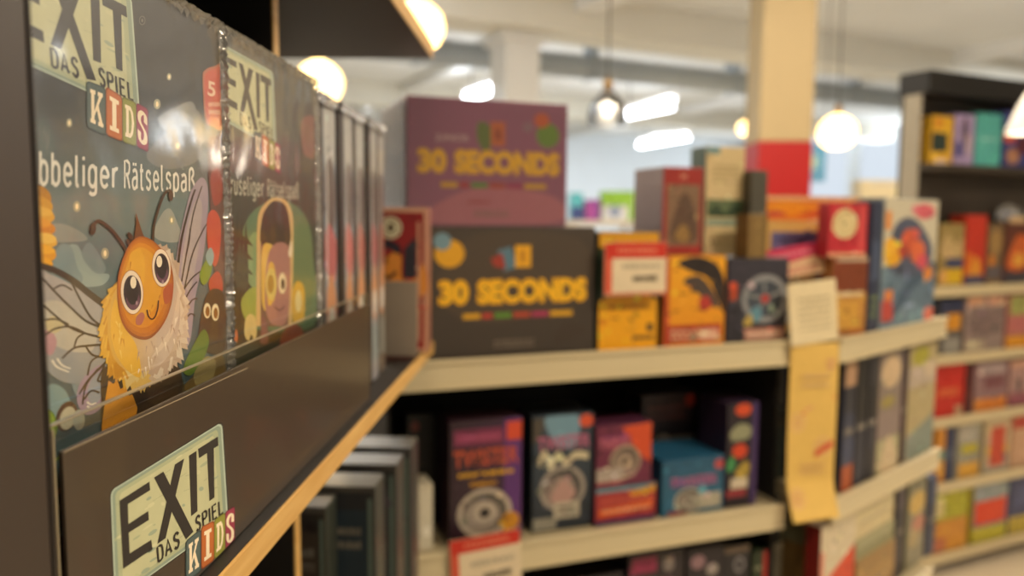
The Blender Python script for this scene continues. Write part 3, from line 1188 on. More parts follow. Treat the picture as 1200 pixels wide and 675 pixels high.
for pts, w, w2 in (([(44, 320), (62, 340), (80, 358), (100, 376), (120, 384)], 2.2, 3),
                   ([(82, 328), (94, 352), (106, 372), (118, 382)], 2, 3),
                   ([(60, 340), (72, 334), (84, 340)], 2, 2),
                   ([(45, 352), (62, 368), (86, 386), (120, 396)], 2, 3),
                   ([(46, 376), (64, 374), (80, 380)], 2, 2),
                   ([(48, 398), (62, 386), (82, 383), (100, 391)], 2, 2.4),
                   ([(72, 420), (86, 408), (104, 405), (122, 404)], 2, 3),
                   ([(86, 408), (90, 396), (100, 390)], 2, 2),
                   ([(100, 406), (108, 416), (124, 419)], 2, 3),
                   ([(102, 440), (106, 424), (116, 417)], 2, 2),
                   ([(92, 462), (104, 444), (124, 424)], 2, 3),
                   ([(96, 474), (100, 452), (114, 432)], 2, 2),
                   ([(98, 468), (106, 458), (116, 460)], 2, 2.4),
                   ([(122, 428), (116, 440), (114, 446), (120, 446), (126, 436)], 2, 2.4)):
    A.line(pts, w, VE, w2)
for pts in ([(60, 422), (66, 430), (80, 436)], [(66, 420), (72, 428), (82, 432)], [(101, 471), (106, 474), (112, 472)], [(101, 476), (106, 478), (112, 477)]):
    A.line(pts, 2.6, '#e6e0cf', 1.6)
# right wing
A.blob([(205, 330), (208, 290), (216, 250), (224, 222), (236, 208), (243, 222), (242, 260), (236, 310), (228, 350), (222, 400), (212, 400)], '#a294a0')
A.blob([(212, 320), (218, 270), (228, 236), (236, 240), (232, 290), (222, 340)], '#b0a3a2')
A.line([(207, 318), (212, 280), (222, 240), (228, 222)], 3.2, VE, 2)
for pts in ([(212, 330), (219, 290), (226, 250), (236, 218)], [(214, 345), (224, 300), (236, 272), (242, 262)], [(217, 300), (221, 282), (222, 268)],
            [(214, 340), (224, 326), (234, 318)], [(214, 368), (224, 352), (231, 350)], [(214, 378), (222, 368), (228, 370)], [(214, 355), (222, 340), (230, 330)]):
    A.line(pts, 1.7, VE, 1.4)
# right-hand flowers, leaves and a small creature
A.blob([(243, 168), (254, 160), (262, 166), (262, 330), (252, 330), (246, 250)], '#6b4a40')
A.blob([(242, 256), (250, 246), (258, 262), (256, 300), (250, 312), (243, 290)], '#c25139')
A.blob([(246, 206), (256, 198), (260, 230), (250, 240)], '#9a4636')
A.blob([(244, 330), (254, 318), (260, 330), (258, 346), (248, 346)], '#b5452f')
A.blob([(233, 322), (240, 306), (248, 300), (246, 322), (238, 334)], '#7d922b')
A.blob([(240, 300), (246, 290), (250, 300), (246, 312)], '#8ba7a6')
A.blob([(232, 400), (236, 366), (242, 345), (252, 338), (262, 350), (262, 410), (240, 412)], '#473826')
A.ell(242, 364, 4.2, 9, '#e8d9b0')
A.ell(242.4, 365, 2.5, 6, '#8a5a22')
A.ell(251.5, 366, 4.4, 10, '#e8d9b0')
A.ell(252, 367, 2.6, 6.5, '#8a5a22')
A.blob([(214, 432), (226, 404), (238, 386), (244, 400), (236, 424), (222, 440)], '#5f7a26')
A.blob([(206, 470), (220, 446), (240, 430), (262, 420), (262, 520), (210, 520)], '#6f5a2e')
A.blob([(226, 440), (240, 418), (252, 424), (248, 444), (234, 456)], '#9a8b5a')
A.blob([(180, 470), (206, 440), (216, 460), (210, 500), (180, 510)], '#4d4326')
# body
A.blob([(122, 430), (160, 438), (200, 426), (212, 440), (208, 480), (180, 520), (150, 540), (124, 520), (118, 470)], '#3b2c1d')
A.poly([(118, 500), (122, 470), (126, 446), (132, 450), (136, 444), (140, 456), (146, 452), (150, 464), (154, 462), (160, 478), (156, 500), (160, 520), (146, 560), (120, 560)], '#d8922a')
A.poly([(140, 560), (146, 500), (158, 484), (172, 498), (184, 560)], '#c98524')
for k in range(9):
    x = 122 + k * 4.4
    A.line([(x, 520 - k * 3), (x + 1.5, 500 - k * 2)], 2.2, '#b97318', .4, smooth=0)
A.poly([(168, 438), (190, 432), (206, 424), (212, 440), (204, 470), (190, 480), (172, 470)], '#4a3822')
# fur collar, yellow half then cream half
random.seed(12)


def jag(pts, amp, n=5):
    out = []
    N = len(pts)
    cx = sum(p[0] for p in pts) / N
    cy = sum(p[1] for p in pts) / N
    cm = catmull(pts, n, True)
    for i, p in enumerate(cm):
        s_ = 1 + (amp if i % 2 else -amp * .3) * random.uniform(.6, 1.2)
        out.append((cx + (p[0] - cx) * s_, cy + (p[1] - cy) * s_))
    return out


COL_ = [(138, 330), (130, 338), (124, 358), (121, 384), (124, 410), (132, 429), (147, 440), (166, 442), (187, 433), (202, 416), (211, 390), (214, 360), (209, 332), (200, 306), (188, 294), (160, 300)]
_cm = catmull(COL_, 5, True)
k0 = A.k
for ring_ in (0, 1):
    for i in range(0, len(_cm), 1):
        A.k = k0 + i % 4 + 6 * ring_
        p0, p1, p2 = _cm[i - 2], _cm[i], _cm[(i + 2) % len(_cm)]
        nx_, ny_ = p1[0] - 167, p1[1] - 370
        l_ = math.hypot(nx_, ny_)
        L_ = random.uniform(6, 14) * (.75 if ring_ else 1)
        dx_, dy_ = nx_ / l_ * .7 + random.uniform(-.2, .2), ny_ / l_ * .6 + .75
        if p1[1] < 320:
            dy_ = ny_ / l_ * .8 + .1
        q = .93 if ring_ else 1
        f_ = lambda p: (167 + (p[0] - 167) * q, 370 + (p[1] - 370) * q)
        cc_ = random.choice(('#d39a2c', '#dba838', '#c98c20', '#e4b544')) if p1[0] < 158 else random.choice(('#c9b096', '#d2bca4', '#bfa48c', '#dccab2'))
        if 150 < p1[0] < 176 and p1[1] > 380:
            cc_ = random.choice(('#d8b25c', '#dcc07c'))
        A.poly([f_(p0), f_((p1[0] + dx_ * L_, p1[1] + dy_ * L_)), f_(p2)], cc_)
    A.k = k0 + 5 + 6 * ring_
    if ring_ == 0:
        A.poly(_cm, '#d9a944', grad=('#c9b3a0', 0, 146, 176))
A.k = k0 + 13
A.blob([(134, 350), (128, 380), (134, 414), (150, 436), (164, 440), (158, 404), (142, 380)], '#e6b33c')
A.blob([(176, 420), (196, 400), (208, 370), (208, 340), (200, 380), (186, 404)], '#d8c3ac')
k0 = A.k
for k in range(34):
    A.k = k0 + k % 9
    t = random.uniform(0, 1)
    x = 124 + 86 * t
    y = 432 - 60 * abs(t - .5) * 1.2 + random.uniform(-30, 8)
    A.line([(x, y), (x + random.uniform(-3, 3), y + random.uniform(6, 11))], 1.8, ('#c98a1e' if x < 160 else '#b79a86') if k % 2 else ('#f2cf6c' if x < 160 else '#ecdcc6'), .3, smooth=0)
A.k = k0 + 12
# antennae
ANT = '#4a3524'
A.line([(153, 309), (144, 289), (130, 270), (115, 259), (108, 264)], 3.2, ANT, 4.2)
A.ell(107.5, 268, 3.6, 7.2, ANT, rot=.12)
A.line([(178, 290), (179, 266), (184, 246), (191, 228), (198, 222)], 2.6, ANT, 3)
A.ell(199, 229, 2.8, 6.5, '#5a3a26')
# head
HEAD = [(163, 277), (176, 281), (188, 292), (198, 308), (202, 330), (199, 358), (190, 380), (177, 395), (164, 398), (150, 391), (140, 374), (136, 350), (137, 322), (145, 296), (153, 283)]


def sc(pts, k, dx=0, dy=0):
    cx = sum(p[0] for p in pts) / len(pts)
    cy = sum(p[1] for p in pts) / len(pts)
    return [(cx + (p[0] - cx) * k + dx, cy + (p[1] - cy) * k + dy) for p in pts]


A.blob([(156, 282), (158, 262), (158, 250), (161, 259), (166, 274), (170, 282), (162, 290)], '#6d3f1f')
A.blob([(160, 284), (150, 272), (148, 276), (154, 284)], '#4a2b1a')
A.blob([(156, 288), (148, 280), (147, 284), (152, 290)], '#4a2b1a')
A.blob(HEAD, '#a8591a', grad=('#8f4a1c', 1, 380, 398))
A.blob(sc(HEAD, .955, 0, -.8), '#bb6c1c')
A.blob(sc(HEAD, .90, -.5, -1.5), '#c87716')
A.blob(sc(HEAD, .82, -1.5, -3), '#d88c1e')
A.blob(sc(HEAD, .68, -2.5, -6), '#e0a02c')
A.blob([(150, 300), (162, 292), (168, 308), (166, 340), (158, 352), (152, 330)], '#e6aa30')
A.blob([(190, 340), (200, 332), (200, 350), (192, 356)], '#b5562c')
A.blob([(158, 372), (164, 366), (168, 370), (164, 380), (158, 380)], '#b56a5a')
k0 = A.k
for k in range(14):
    A.k = k0 + k % 5
    x, y = random.uniform(144, 194), random.uniform(300, 385)
    A.line([(x, y), (x + random.uniform(-2, 2), y + random.uniform(4, 9))], 1.3, random.choice(['#e2ad48', '#b66f1e', '#c07c22']), .4, smooth=0)
A.k = k0 + 8
for cx, cy, rx, ry, hx, hy, hr in ((153, 342.5, 13, 25.5, 154.5, 331, 3.6), (187.5, 314, 10.8, 22, 185, 306.5, 3.4)):
    A.ell(cx, cy, rx * 1.04, ry * 1.03, '#a9601f', rot=-.06, n=36)
    A.ell(cx, cy, rx, ry, '#f0dcc2', rot=-.06, n=36)
    A.ell(cx + .4, cy + .6, rx * .80, ry * .80, '#3a2a2c', rot=-.06, n=36)
    A.ell(cx + 1.2, cy + ry * .35, rx * .62, ry * .45, '#6b4456', rot=-.06, n=30)
    A.ell(cx, cy - 1, rx * .56, ry * .62, '#221918', rot=-.06, n=30)
    A.ell(hx, hy, hr, hr * 2, '#f6e6c8', n=20)
    A.ell(hx + 4, hy + 24, 1.3, 2.4, '#a98a92', n=12)
A.line([(170.5, 363), (172, 370), (176, 374), (180, 371), (183, 362), (184, 352)], 2.0, '#4a2414', 1.6)
# lettering and badge
A.k = 40
A.lettering('Krabbeliger', [(7, 225), (137.5, 229), (137.5, 187.8), (7, 172.8)], '#e4e0d4', .135)
A.lettering('Rätselspaß', [(145, 229.5), (227.5, 231.5), (227.5, 198), (145, 188.4)], '#e4e0d4', .135)
A.blob([(237, 92), (240, 82), (250, 78), (262, 80), (262, 148), (248, 148), (240, 140)], '#b06a4c')
A.blob([(239, 94), (242, 85), (250, 81), (262, 83), (262, 145), (249, 145), (242, 138)], '#c4543a')
A.textq('5', [(243, 112), (252, 114), (252, 97), (243, 94)], '#e6c5a8', .02)
A.scribble(244, 118, 258, 136, '#dba88a', 2, 3)
A.ring(166, 24, 3.0, 4.4, 3.7, 5.4, '#7a7468')
A.ell(166, 24, 1.2, 2, '#7a7468')
A.k = 30
logo_on(A, L0, 0.0)
A.build('cover_print', COVER, root, (-BW / 2 + .001, .001, BW / 2 - .001, BH - .001), eps=3.2e-6)
wrap_film(root, BW, .04, BH, 3)

# --- box two: the tall creature in a lit doorway
L1 = BOXLOC[1]
root = game_box('shrink-wrapped puzzle game box showing a pink creature in a doorway', L1, PI / 2, BW, .040, BH, '#3c3b34')
A = Art(front_px(L1))


def z5(p):
    return (240 + p[0] / 3.07, 200 + p[1] / 3.07)


def bg2(x, y):
    t = max(0, min(1, (y - 60) / 260))
    a, b = (78, 74, 64), (56, 58, 42)
    return tuple(a[i] + (b[i] - a[i]) * t for i in range(3))


A.grid(250, 20, 375, 520, 8, 20, bg2)
A.map = lambda p: front_px(L1)(z5(p))
A.blob([(120, 480), (120, 300), (150, 180), (210, 120), (300, 110), (370, 180), (390, 320), (390, 560), (120, 560)], '#5d7a58')
A.blob([(130, 440), (140, 300), (180, 220), (210, 300), (200, 480), (150, 520)], '#7d9a6a')
A.blob([(310, 220), (350, 160), (385, 260), (385, 480), (320, 480)], '#667a52')
for k in range(5):
    x = 70 + k * 16
    A.poly([(x, 620), (x + 6, 300 - 20 * k + 60), (x + 14, 100 + 20 * k), (x + 22, 330), (x + 26, 620)], '#2c2a20')
    for j in range(7):
        y = 200 + j * 52 + k * 9
        A.poly([(x - 8, y + 40), (x + 14, y), (x + 40, y + 36), (x + 14, y + 26)], '#35331f')
A.blob([(130, 470), (170, 420), (205, 440), (205, 520), (150, 540)], '#98a24a')
A.poly([(184, 560)] + catmull([(186, 260), (192, 160), (222, 112), (256, 96), (296, 112), (316, 170), (318, 300)], 6) + [(312, 560)], '#cfae74')
A.poly([(200, 560)] + catmull([(200, 270), (205, 170), (230, 122), (256, 110), (288, 124), (304, 180), (306, 280)], 6) + [(300, 560)], '#7a5a4a')
A.blob([(200, 260), (206, 170), (232, 122), (256, 108), (288, 124), (304, 180), (304, 262), (250, 268)], '#3d2f22')
A.blob([(206, 480), (204, 290), (232, 262), (250, 300), (252, 460), (232, 500)], '#d9b052')
A.blob([(232, 540), (216, 480), (222, 330), (246, 268), (290, 262), (306, 320), (304, 480), (286, 552), (252, 556)], '#a8776c')
A.blob([(226, 480), (226, 350), (244, 330), (254, 380), (250, 460)], '#dcae50')
A.ell(238, 408, 20, 58, '#d8c06a')
A.ell(236, 408, 12, 34, '#b08a3a')
A.ell(278, 405, 14, 38, '#ead7ae')
A.ell(280, 408, 7, 20, '#4a3226')
A.blob([(300, 300), (310, 250), (314, 280), (310, 310)], '#ead9b8')
A.line([(250, 490), (268, 502), (286, 488)], 5, '#5d3030')
A.blob([(316, 540), (314, 440), (326, 402), (342, 400), (358, 430), (356, 530), (336, 548)], '#c9a23c')
A.ell(336, 470, 12, 40, '#d8c88a')
A.blob([(142, 590), (144, 540), (160, 516), (180, 528), (186, 580), (178, 612), (166, 590), (156, 612)], '#d0b978')
A.blob([(200, 590), (206, 520), (224, 560), (226, 620), (200, 620)], '#8a5c55')
A.blob([(276, 590), (310, 552), (350, 570), (350, 640), (276, 640)], '#8a4a34')
A.blob([(104, 600), (112, 570), (118, 600), (112, 620)], '#c46a3a')
A.lettering('Gruseliger', [(76, 100), (210, 110), (210, 30), (76, 10)], '#b9b6a2', .15)
A.lettering('Rätselspaß', [(224, 110), (336, 116), (336, 46), (224, 32)], '#b9b6a2', .15)
A.map = front_px(L1)
A.blob([(352, 152), (354, 140), (360, 136), (368, 140), (368, 182), (360, 184), (354, 176)], '#7d5444')
A.k = 30
logo_on(A, L1, .175)
A.build('cover_print', COVER, root, (-BW / 2 + .001, .001, BW / 2 - .001, BH - .001), eps=3.2e-6)
wrap_film(root, BW, .04, BH, 8)

# --- spine-out boxes beyond
edges = [(.6065, .668), (.6685, .718), (.7185, .773), (.7735, .822), (.8225, .866)]
sp_cols = [('#8b8790', '#b5666a', '#8a9aa6'), ('#a5a3aa', '#c06f6c', '#9aa7ae'), ('#7d6a68', '#b0695f', '#9aa09c'), ('#9a989c', '#a85f62', '#8f9a9c'), ('#6f5f52', '#94564c', '#83847e')]
sp_lab = ['nearest dark spine-out box right after the doorway cover', 'second dark spine-out box counting away from the doorway cover', 'middle one of the five spine-out boxes on the near shelf',
          'fourth spine-out box on the near shelf, next to the last', 'last spine-out box on the near shelf, before the red box']
for i, (a, b) in enumerate(edges):
    def spine(A, i=i):
        c = sp_cols[i]
        A.rect(.36, .0, .98, 1, c[0], grad=(c[2], 1, 0, 1))
        A.blob([(.40, .97), (.6, .99), (.95, .96), (.9, .8), (.6, .76), (.42, .84)], '#b4b4b2')  # pale top patch paints the wrap's highlight into the print
        A.blob([(.42, .78), (.7, .82), (.95, .76), (.9, .62), (.6, .60), (.45, .66)], '#6a5f5c')
        A.blob([(.40, .58), (.6, .62), (.95, .56), (.92, .46), (.7, .42), (.42, .48)], c[1])
        A.line([(.5, .96), (.54, .7), (.5, .5), (.55, .2)], .07, '#c9c9c6', .03)
        A.blob([(.45, .40), (.7, .46), (.92, .38), (.9, .28), (.6, .24), (.44, .3)], '#c98f6a')
        A.rect(.40, .08, .96, .22, c[2])
        A.ell(.68, .31, .18, .05, '#dcd9d2')
    r_ = game_box(sp_lab[i], Vector((-.180 + (.001 if i % 2 else -.001), (a + b) / 2, Zs + .0006)), PI / 2, (b - a) - .001, .18, BH - .006, '#2e2620', spine, group='spine-out game boxes on the near shelf')
    bm = bmesh.new()
    rnd = random.Random(i)
    w_ = b - a
    pr = None
    for k in range(29):
        z = (BH - .006) * k / 28
        q = [bm.verts.new((x + rnd.uniform(-.001, .001), -.0022 + rnd.uniform(-.0016, .0004), z)) for x in (-w_ / 2 + .003, -w_ / 6, w_ / 6, w_ / 2 - .003)]
        if pr:
            for j in range(3):
                bm.faces.new((pr[j], pr[j + 1], q[j + 1], q[j]))
        pr = q
    from_bm('shrink_wrap', bm, WRAP, r_, smooth=True)
    bm = bmesh.new()
    pr = None
    for k in range(13):
        x = -w_ / 2 + .002 + (w_ - .004) * k / 12
        q = [bm.verts.new((x, yy + rnd.uniform(-.0008, .0008), BH - .006 + zz + rnd.uniform(-.0008, .001))) for yy, zz in ((-.003, -.007), (-.0032, .0012), (.006, .0022), (.016, .0012))]
        if pr:
            for j in range(3):
                bm.faces.new((pr[j], pr[j + 1], q[j + 1], q[j]))
        pr = q
    from_bm('wrap_seam', bm, CRINKLE, r_)

# --- red box and grey card at the end of the shelf
FE = Frame(0, .985, 1, .06)
u0, zt = FE.uz(432, 243)
u1, _ = FE.uz(501.5, 300)


def red_art(A):
    A.rect(.0, .0, 1, 1, '#c9987c')
    A.rect(.0, .03, .93, .965, '#9c2a24', grad=('#8a2022', 1, 0, 1))
    A.ell(.37, .86, .19, .075, '#d8cfae')
    A.ring(.37, .86, .13, .05, .15, .058, '#6a5a3a')
    A.ell(.37, .86, .06, .03, '#5a4a34')
    A.blob([(.12, .52), (.16, .70), (.3, .66), (.44, .70), (.55, .66), (.56, .52), (.8, .52), (.93, .62), (.93, .40), (.1, .40)], '#d98a35')
    A.blob([(.14, .66), (.3, .72), (.5, .68), (.52, .74), (.3, .78), (.16, .74)], '#2a2430')
    A.poly([(.58, .50), (.60, .72), (.80, .80), (.80, .52)], '#2c2a33')
    A.line([(.2, .54), (.34, .52), (.46, .56)], .03, '#5a3a26')
    A.rect(.82, .08, .86, .9, '#c9987c')
    A.scribble(.15, .1, .75, .3, '#c97a5c', 3, 3)


game_box('red game box with pale border and orange cat at the shelf end', FE.pt((u0 + u1) / 2, 0, Zs + .0006), FE.rz, u1 - u0, .045, zt - Zs, '#a06a58', red_art)
FG = Frame(0, .93, 1, .02)
g0, gz = FG.uz(441, 330)
g1, _ = FG.uz(489, 370)
gc = tag(empty('sign_holder', FG.pt((g0 + g1) / 2, 0, Zs + .0006), FG.rz), 'plain grey sign holder standing in front of the red box', 'sign holder')
M_grey = mat('grey_plastic', '#8f8172', .5)
gw = g1 - g0
from_bm('sign_plate', bm_box(-gw / 2, 0, .004, gw / 2, .002, gz - Zs, .0006), M_grey, gc)
from_bm('sign_foot', bm_box(-gw / 2, -.012, 0, gw / 2, .022, .004, .001), M_acr, gc)

# --- dark boxes on the lower shelf of the cabinet
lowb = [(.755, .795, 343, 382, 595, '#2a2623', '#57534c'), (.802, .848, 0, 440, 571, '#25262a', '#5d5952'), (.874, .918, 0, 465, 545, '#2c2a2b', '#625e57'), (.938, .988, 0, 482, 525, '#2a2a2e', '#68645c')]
low_lab = ['nearest dark boxed game under the near shelf, edge at the pine strip', 'second dark boxed game under the near shelf, with blue picture', 'third boxed game under the near shelf, pale top edge', 'farthest boxed game under the near shelf, tallest in the picture']
for i, (y0, y1, xa, xb, yt, c, tc) in enumerate(lowb):
    fr = Frame(0, y0, 1, 0)
    u1, zt = fr.uz(xb, yt)
    u1b, _ = fr.uz(xb, yt + 60)
    u0 = -.376

    def low_art(A, i=i):
        A.rect(.0, .0, 1, 1, '#4a4640')
        A.rect(.02, .02, .985, .975, c)
        A.rect(.70, .1, .95, .9, ['#3b3129', '#22303a', '#38343a', '#3a3634'][i])
        A.scribble(.72, .72, .92, .84, '#6f6a60', 2, i)
        A.blob([(.72, .3), (.8, .5), (.92, .42), (.93, .2), (.78, .15)], ['#5a4636', '#2f4a58', '#4b4a5a', '#50545a'][i])
        A.rect(.955, .05, .98, .95, '#5b6a62')
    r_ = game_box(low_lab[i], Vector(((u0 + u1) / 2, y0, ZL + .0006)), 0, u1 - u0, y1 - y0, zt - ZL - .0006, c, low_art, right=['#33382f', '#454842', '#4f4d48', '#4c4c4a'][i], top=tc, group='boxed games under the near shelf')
    bm = bmesh.new()
    rnd = random.Random(i + 40)
    w_, d_, h_ = u1 - u0, y1 - y0, zt - ZL
    pr = None
    for k in range(31):
        z = h_ * k / 30
        q = [bm.verts.new((w_ / 2 + .002 + rnd.uniform(-.0004, .0014), yy, z)) for yy in (0, d_ * .33, d_ * .66, d_)]
        if pr:
            for j in range(3):
                bm.faces.new((pr[j], pr[j + 1], q[j + 1], q[j]))
        pr = q
    from_bm('shrink_wrap', bm, WRAP, r_)

# ================================================================== gondolas
M_shelf = mat('cream_metal_shelf', '#b9aa88', .42, .1, var=.04, scale=6)
M_rail = mat('cream_price_rail', '#d2c29c', .35, var=.04, scale=6, coat=.2)
M_gback = mat('black_back_panel', '#17130f', .7, var=.1, scale=20)
M_gup = mat('cream_upright', '#8f856e', .45, .2)
Z1, Z2, Z3 = CAMZ - .215, CAMZ - .512, .56


def plan(fr, pts):
    return [tuple(fr.pt(u, v, 0).xy) for u, v in pts]


def gondola(label, fr, u0, u1, levels, depth, cut0=0.0, cut1=0.0, back_to=None, rail=.041, base=True, mshelf=None, mback=None, posts=True):
    o = fr.pt((u0 + u1) / 2, 0, 0)
    root = tag(empty('shop_shelving', o, fr.rz), label, 'shelving')
    h = (u1 - u0) / 2
    for z in levels:
        sh = from_bm('shelf', bm_prism([(-h, .004), (h, .004), (h - cut1, depth), (-h + cut0, depth)], z - .03, z), mshelf or M_shelf, root)
        bm = bm_box(-h, -.003, z - rail, h, .0035, z + .004, .0015)
        bm_box(-h, -.006, z - rail, h, -.003, z - rail + .005, .001, bm=bm)
        bm_box(-h, -.006, z - .003, h, -.003, z + .004, .001, bm=bm)
        from_bm('price_rail', bm, M_rail, sh)
    zt = back_to or levels[0] + .02
    from_bm('back_panel', bm_box(-h + cut0, depth + .001, .02, h - cut1, depth + .02, zt, .002), mback or M_gback, root)
    for sx, ct in ((-1, cut0), (1, cut1)) if posts else ():
        x = sx * (h - ct) - sx * .02
        from_bm('upright', bm_box(x - .015, depth + .021, 0, x + .015, depth + .06, zt, .002), M_gup, root)
    if base:
        from_bm('plinth', bm_prism([(-h, .02), (h, .02), (h - cut1, depth), (-h + cut0, depth)], 0, .09), M_gup, root)
    return root


U1a, _ = F1.uz(462, 440)
U1b, _ = F1.uz(925, 420)
g1_ = gondola('cream shop shelving unit in the middle carrying party games', F1, U1a, U1b, (Z1, Z2, Z3, .24), .36)
hw1 = (U1b - U1a) / 2
for sx in (-1, 1):
    from_bm('end_panel', bm_box(sx * (hw1 + .004) - .003, .03, .02, sx * (hw1 + .004) + .003, .38, Z1 - .002, .001), M_gback, g1_)
U2a, _ = F2.uz(983, 400)
U2b, _ = F2.uz(1108, 380)
gondola('cream shop shelving unit running away right of the yellow banner', F2, U2a, U2b, (Z1, Z2, Z3, .24), .30, .10, 0.0)

# ---------------------------------------------------------------- party games on the middle unit, top shelf
def seconds_art(bgc, bg2, extra):
    def f(A):
        A.rect(0, 0, 1, 1, bgc, grad=(bg2, 1, 0, 1))
        extra(A)
        A.text('30', .06, .41, .235, .605, '#e9a90c', .065)
        A.text('SECONDS', .28, .41, .95, .605, '#e9a90c', .065)
        A.text('30', .075, .43, .225, .585, '#f4bd1a', .02)
        A.text('SECONDS', .295, .435, .94, .585, '#f4bd1a', .02)
        x = .20
        for c, w in (('#d9a21a', .10), ('#b5382c', .06), ('#5d8a2c', .10), ('#b5452c', .10), ('#a8325a', .10), ('#d9a21a', .14)):
            A.rect(x, .305, x + w, .345, c)
            x += w + .012
    return f


def ex_dark(A):
    A.blob([(.05, .6), (.3, .95), (.9, .9), (.95, .5), (.6, .3), (.2, .3)], '#4a3d30')
    A.ell(.125, .80, .085, .105, '#dba018')
    A.ell(.085, .89, .05, .065, '#6f8f9c')
    A.poly([(.44, .66), (.40, .82), (.48, .85), (.52, .69)], '#56788a')
    A.poly([(.38, .70), (.36, .76), (.43, .80), (.45, .68)], '#9a3426')
    A.rect(.505, .69, .60, .86, '#e4a616')
    A.rect(.535, .73, .565, .82, '#b87c12')
    A.scribble(.38, .07, .62, .14, '#75685a', 2, 4)
    A.blob([(.74, .08), (.86, .1), (.95, .2), (.8, .24)], '#3c3026')


def ex_pur(A):
    A.blob([(.1, .05), (.4, .3), (.9, .25), (.97, .05), (.6, .02)], '#b86c78')
    A.text('JUNIOR', .17, .655, .37, .715, '#c9a9a2', .02)
    A.blob([(.42, .70), (.43, .82), (.50, .79), (.50, .62), (.46, .60)], '#64702a')
    A.rect(.505, .64, .595, .83, '#c2602a')
    A.rect(.535, .69, .565, .77, '#8a3a24')
    A.ell(.87, .74, .075, .10, '#6d8a2c')
    A.ell(.83, .86, .05, .06, '#c65a2a')
    A.ell(.74, .80, .03, .04, '#8f6a76')
    A.scribble(.40, .07, .62, .13, '#8c6a62', 2, 4)
    A.scribble(.36, .17, .5, .22, '#a8404a', 1, 4)


bk = put('black party game box with big yellow lettering under the purple one', F1, 500, 697, 266, Z1, .012, .22, '#3a3028', seconds_art('#3d332a', '#43382e', ex_dark), busy=0)
hbk = bk['h']
zt = Z1 + hbk + .0006
pu = put('purple junior party game box stacked on the black one', F1, 476, 665, 117, zt, .014, .20, '#8a4c5a', seconds_art('#9c5a74', '#90546e', ex_pur), busy=0, left='#e6dce8', top='#9a7a82')  # pale left side has the wrap's reflection put into its colour
# its wrap on the left face
bm = bmesh.new()
rnd = random.Random(77)
pr = None
w_, h_ = pu['w'], pu['h']
for k in range(40):
    z = h_ * k / 39
    q = [bm.verts.new((-w_ / 2 - .002 - abs(rnd.gauss(0, .0012)), yy, z)) for yy in (0, .02, .05, .09, .14, .2)]
    if pr:
        for j in range(5):
            bm.faces.new((pr[j], pr[j + 1], q[j + 1], q[j]))
    pr = q
from_bm('shrink_wrap', bm, CRINKLE, pu, smooth=True)
bm = bmesh.new()
pr = None
for k in range(24):
    z = h_ * k / 23
    q = [bm.verts.new((w_ * (a - .5), -.002 - .0006 * rnd.random(), z)) for a in (0, .2, .4, .6, .8, 1)]
    if pr:
        for j in range(5):
            bm.faces.new((pr[j], pr[j + 1], q[j + 1], q[j]))
    pr = q
from_bm('shrink_wrap', bm, film('loose_wrap', (1, 1, 1), .03, .5, .16, .3, 30), pu, smooth=True)


def yg_art(A):
    A.rect(0, 0, 1, 1, '#1f2f22')
    A.rect(0, .86, 1, 1, '#d99a1a')
    A.rect(0, .80, 1, .87, '#2f3a22')
    A.poly([(.02, 0)] + [(.02, .42)] + catmull([(.02, .42), (.2, .465), (.5, .48), (.8, .465), (.98, .42)], 4) + [(.98, 0)], '#eaa40a')
    A.scribble(.2, .34, .8, .39, '#b57c0c', 1, 2)
    A.rect(.82, .15, .92, .22, '#3a2c1c')
    A.scribble(.58, .07, .94, .13, '#3a2c1c', 1, 5)


def goldarc(A):
    A.rect(0, 0, 1, 1, '#dc8a14', grad=('#e6a41c', 1, 0, 1))
    A.rect(0, 0, .08, 1, '#b5401e')
    A.blob([(.2, .92), (.5, .99), (.85, .9), (1, .65), (1, .35), (.85, .55), (.7, .75), (.45, .82)], '#2a1f1a')
    A.blob([(.3, .72), (.55, .78), (.8, .6), (.9, .42), (.7, .48), (.5, .62)], '#4a3d36')
    A.blob([(.56, .5), (.7, .56), (.78, .44), (.64, .4)], '#b0342a')
    A.rect(.06, .04, .95, .24, '#a8321c')
    A.scribble(.12, .07, .9, .2, '#d9b08a', 2, 3)
    A.rect(.62, .06, .9, .18, '#d8a58a')


def wheel_art(A):
    A.rect(0, 0, 1, 1, '#2b2830', grad=('#36323c', 1, 0, 1))
    A.ring(.62, .52, .30, .22, .38, .29, '#8a8a8c')
    A.ell(.62, .52, .30, .22, '#3f4650')
    for k in range(5):
        a = k * 1.257 + .4
        A.line([(.62, .52), (.62 + .3 * math.cos(a), .52 + .23 * math.sin(a))], .04, '#7f7f80', smooth=0)
    A.ell(.62, .52, .07, .05, '#b0342c')
    A.blob([(.36, .34), (.5, .44), (.58, .34), (.48, .24)], '#5d8a9a')
    A.blob([(.28, .28), (.4, .34), (.42, .22), (.3, .2)], '#b59a4a')
    A.rect(.04, .5, .16, .72, '#a8401e')
    A.rect(.3, .03, .95, .17, '#b07a66')
    A.scribble(.34, .05, .92, .15, '#d8b8a0', 1, 3)


b3 = put('yellow and dark green game box behind a price card', F1, 700, 772, 272, Z1, .014, .14, '#1f2f22', yg_art)
b4 = put('yellow game box with a black sweeping arc on its front', F1, 778, 850, 300, Z1, .012, .16, '#c2701a', goldarc)
b5 = put('dark game box with a silver spoked wheel picture', F1, 851, 924, 303, Z1, .012, .05, '#2b2830', wheel_art, gap=.004)
z4 = Z1 + b4['h'] + .0007
z5_ = Z1 + b5['h'] + .0007


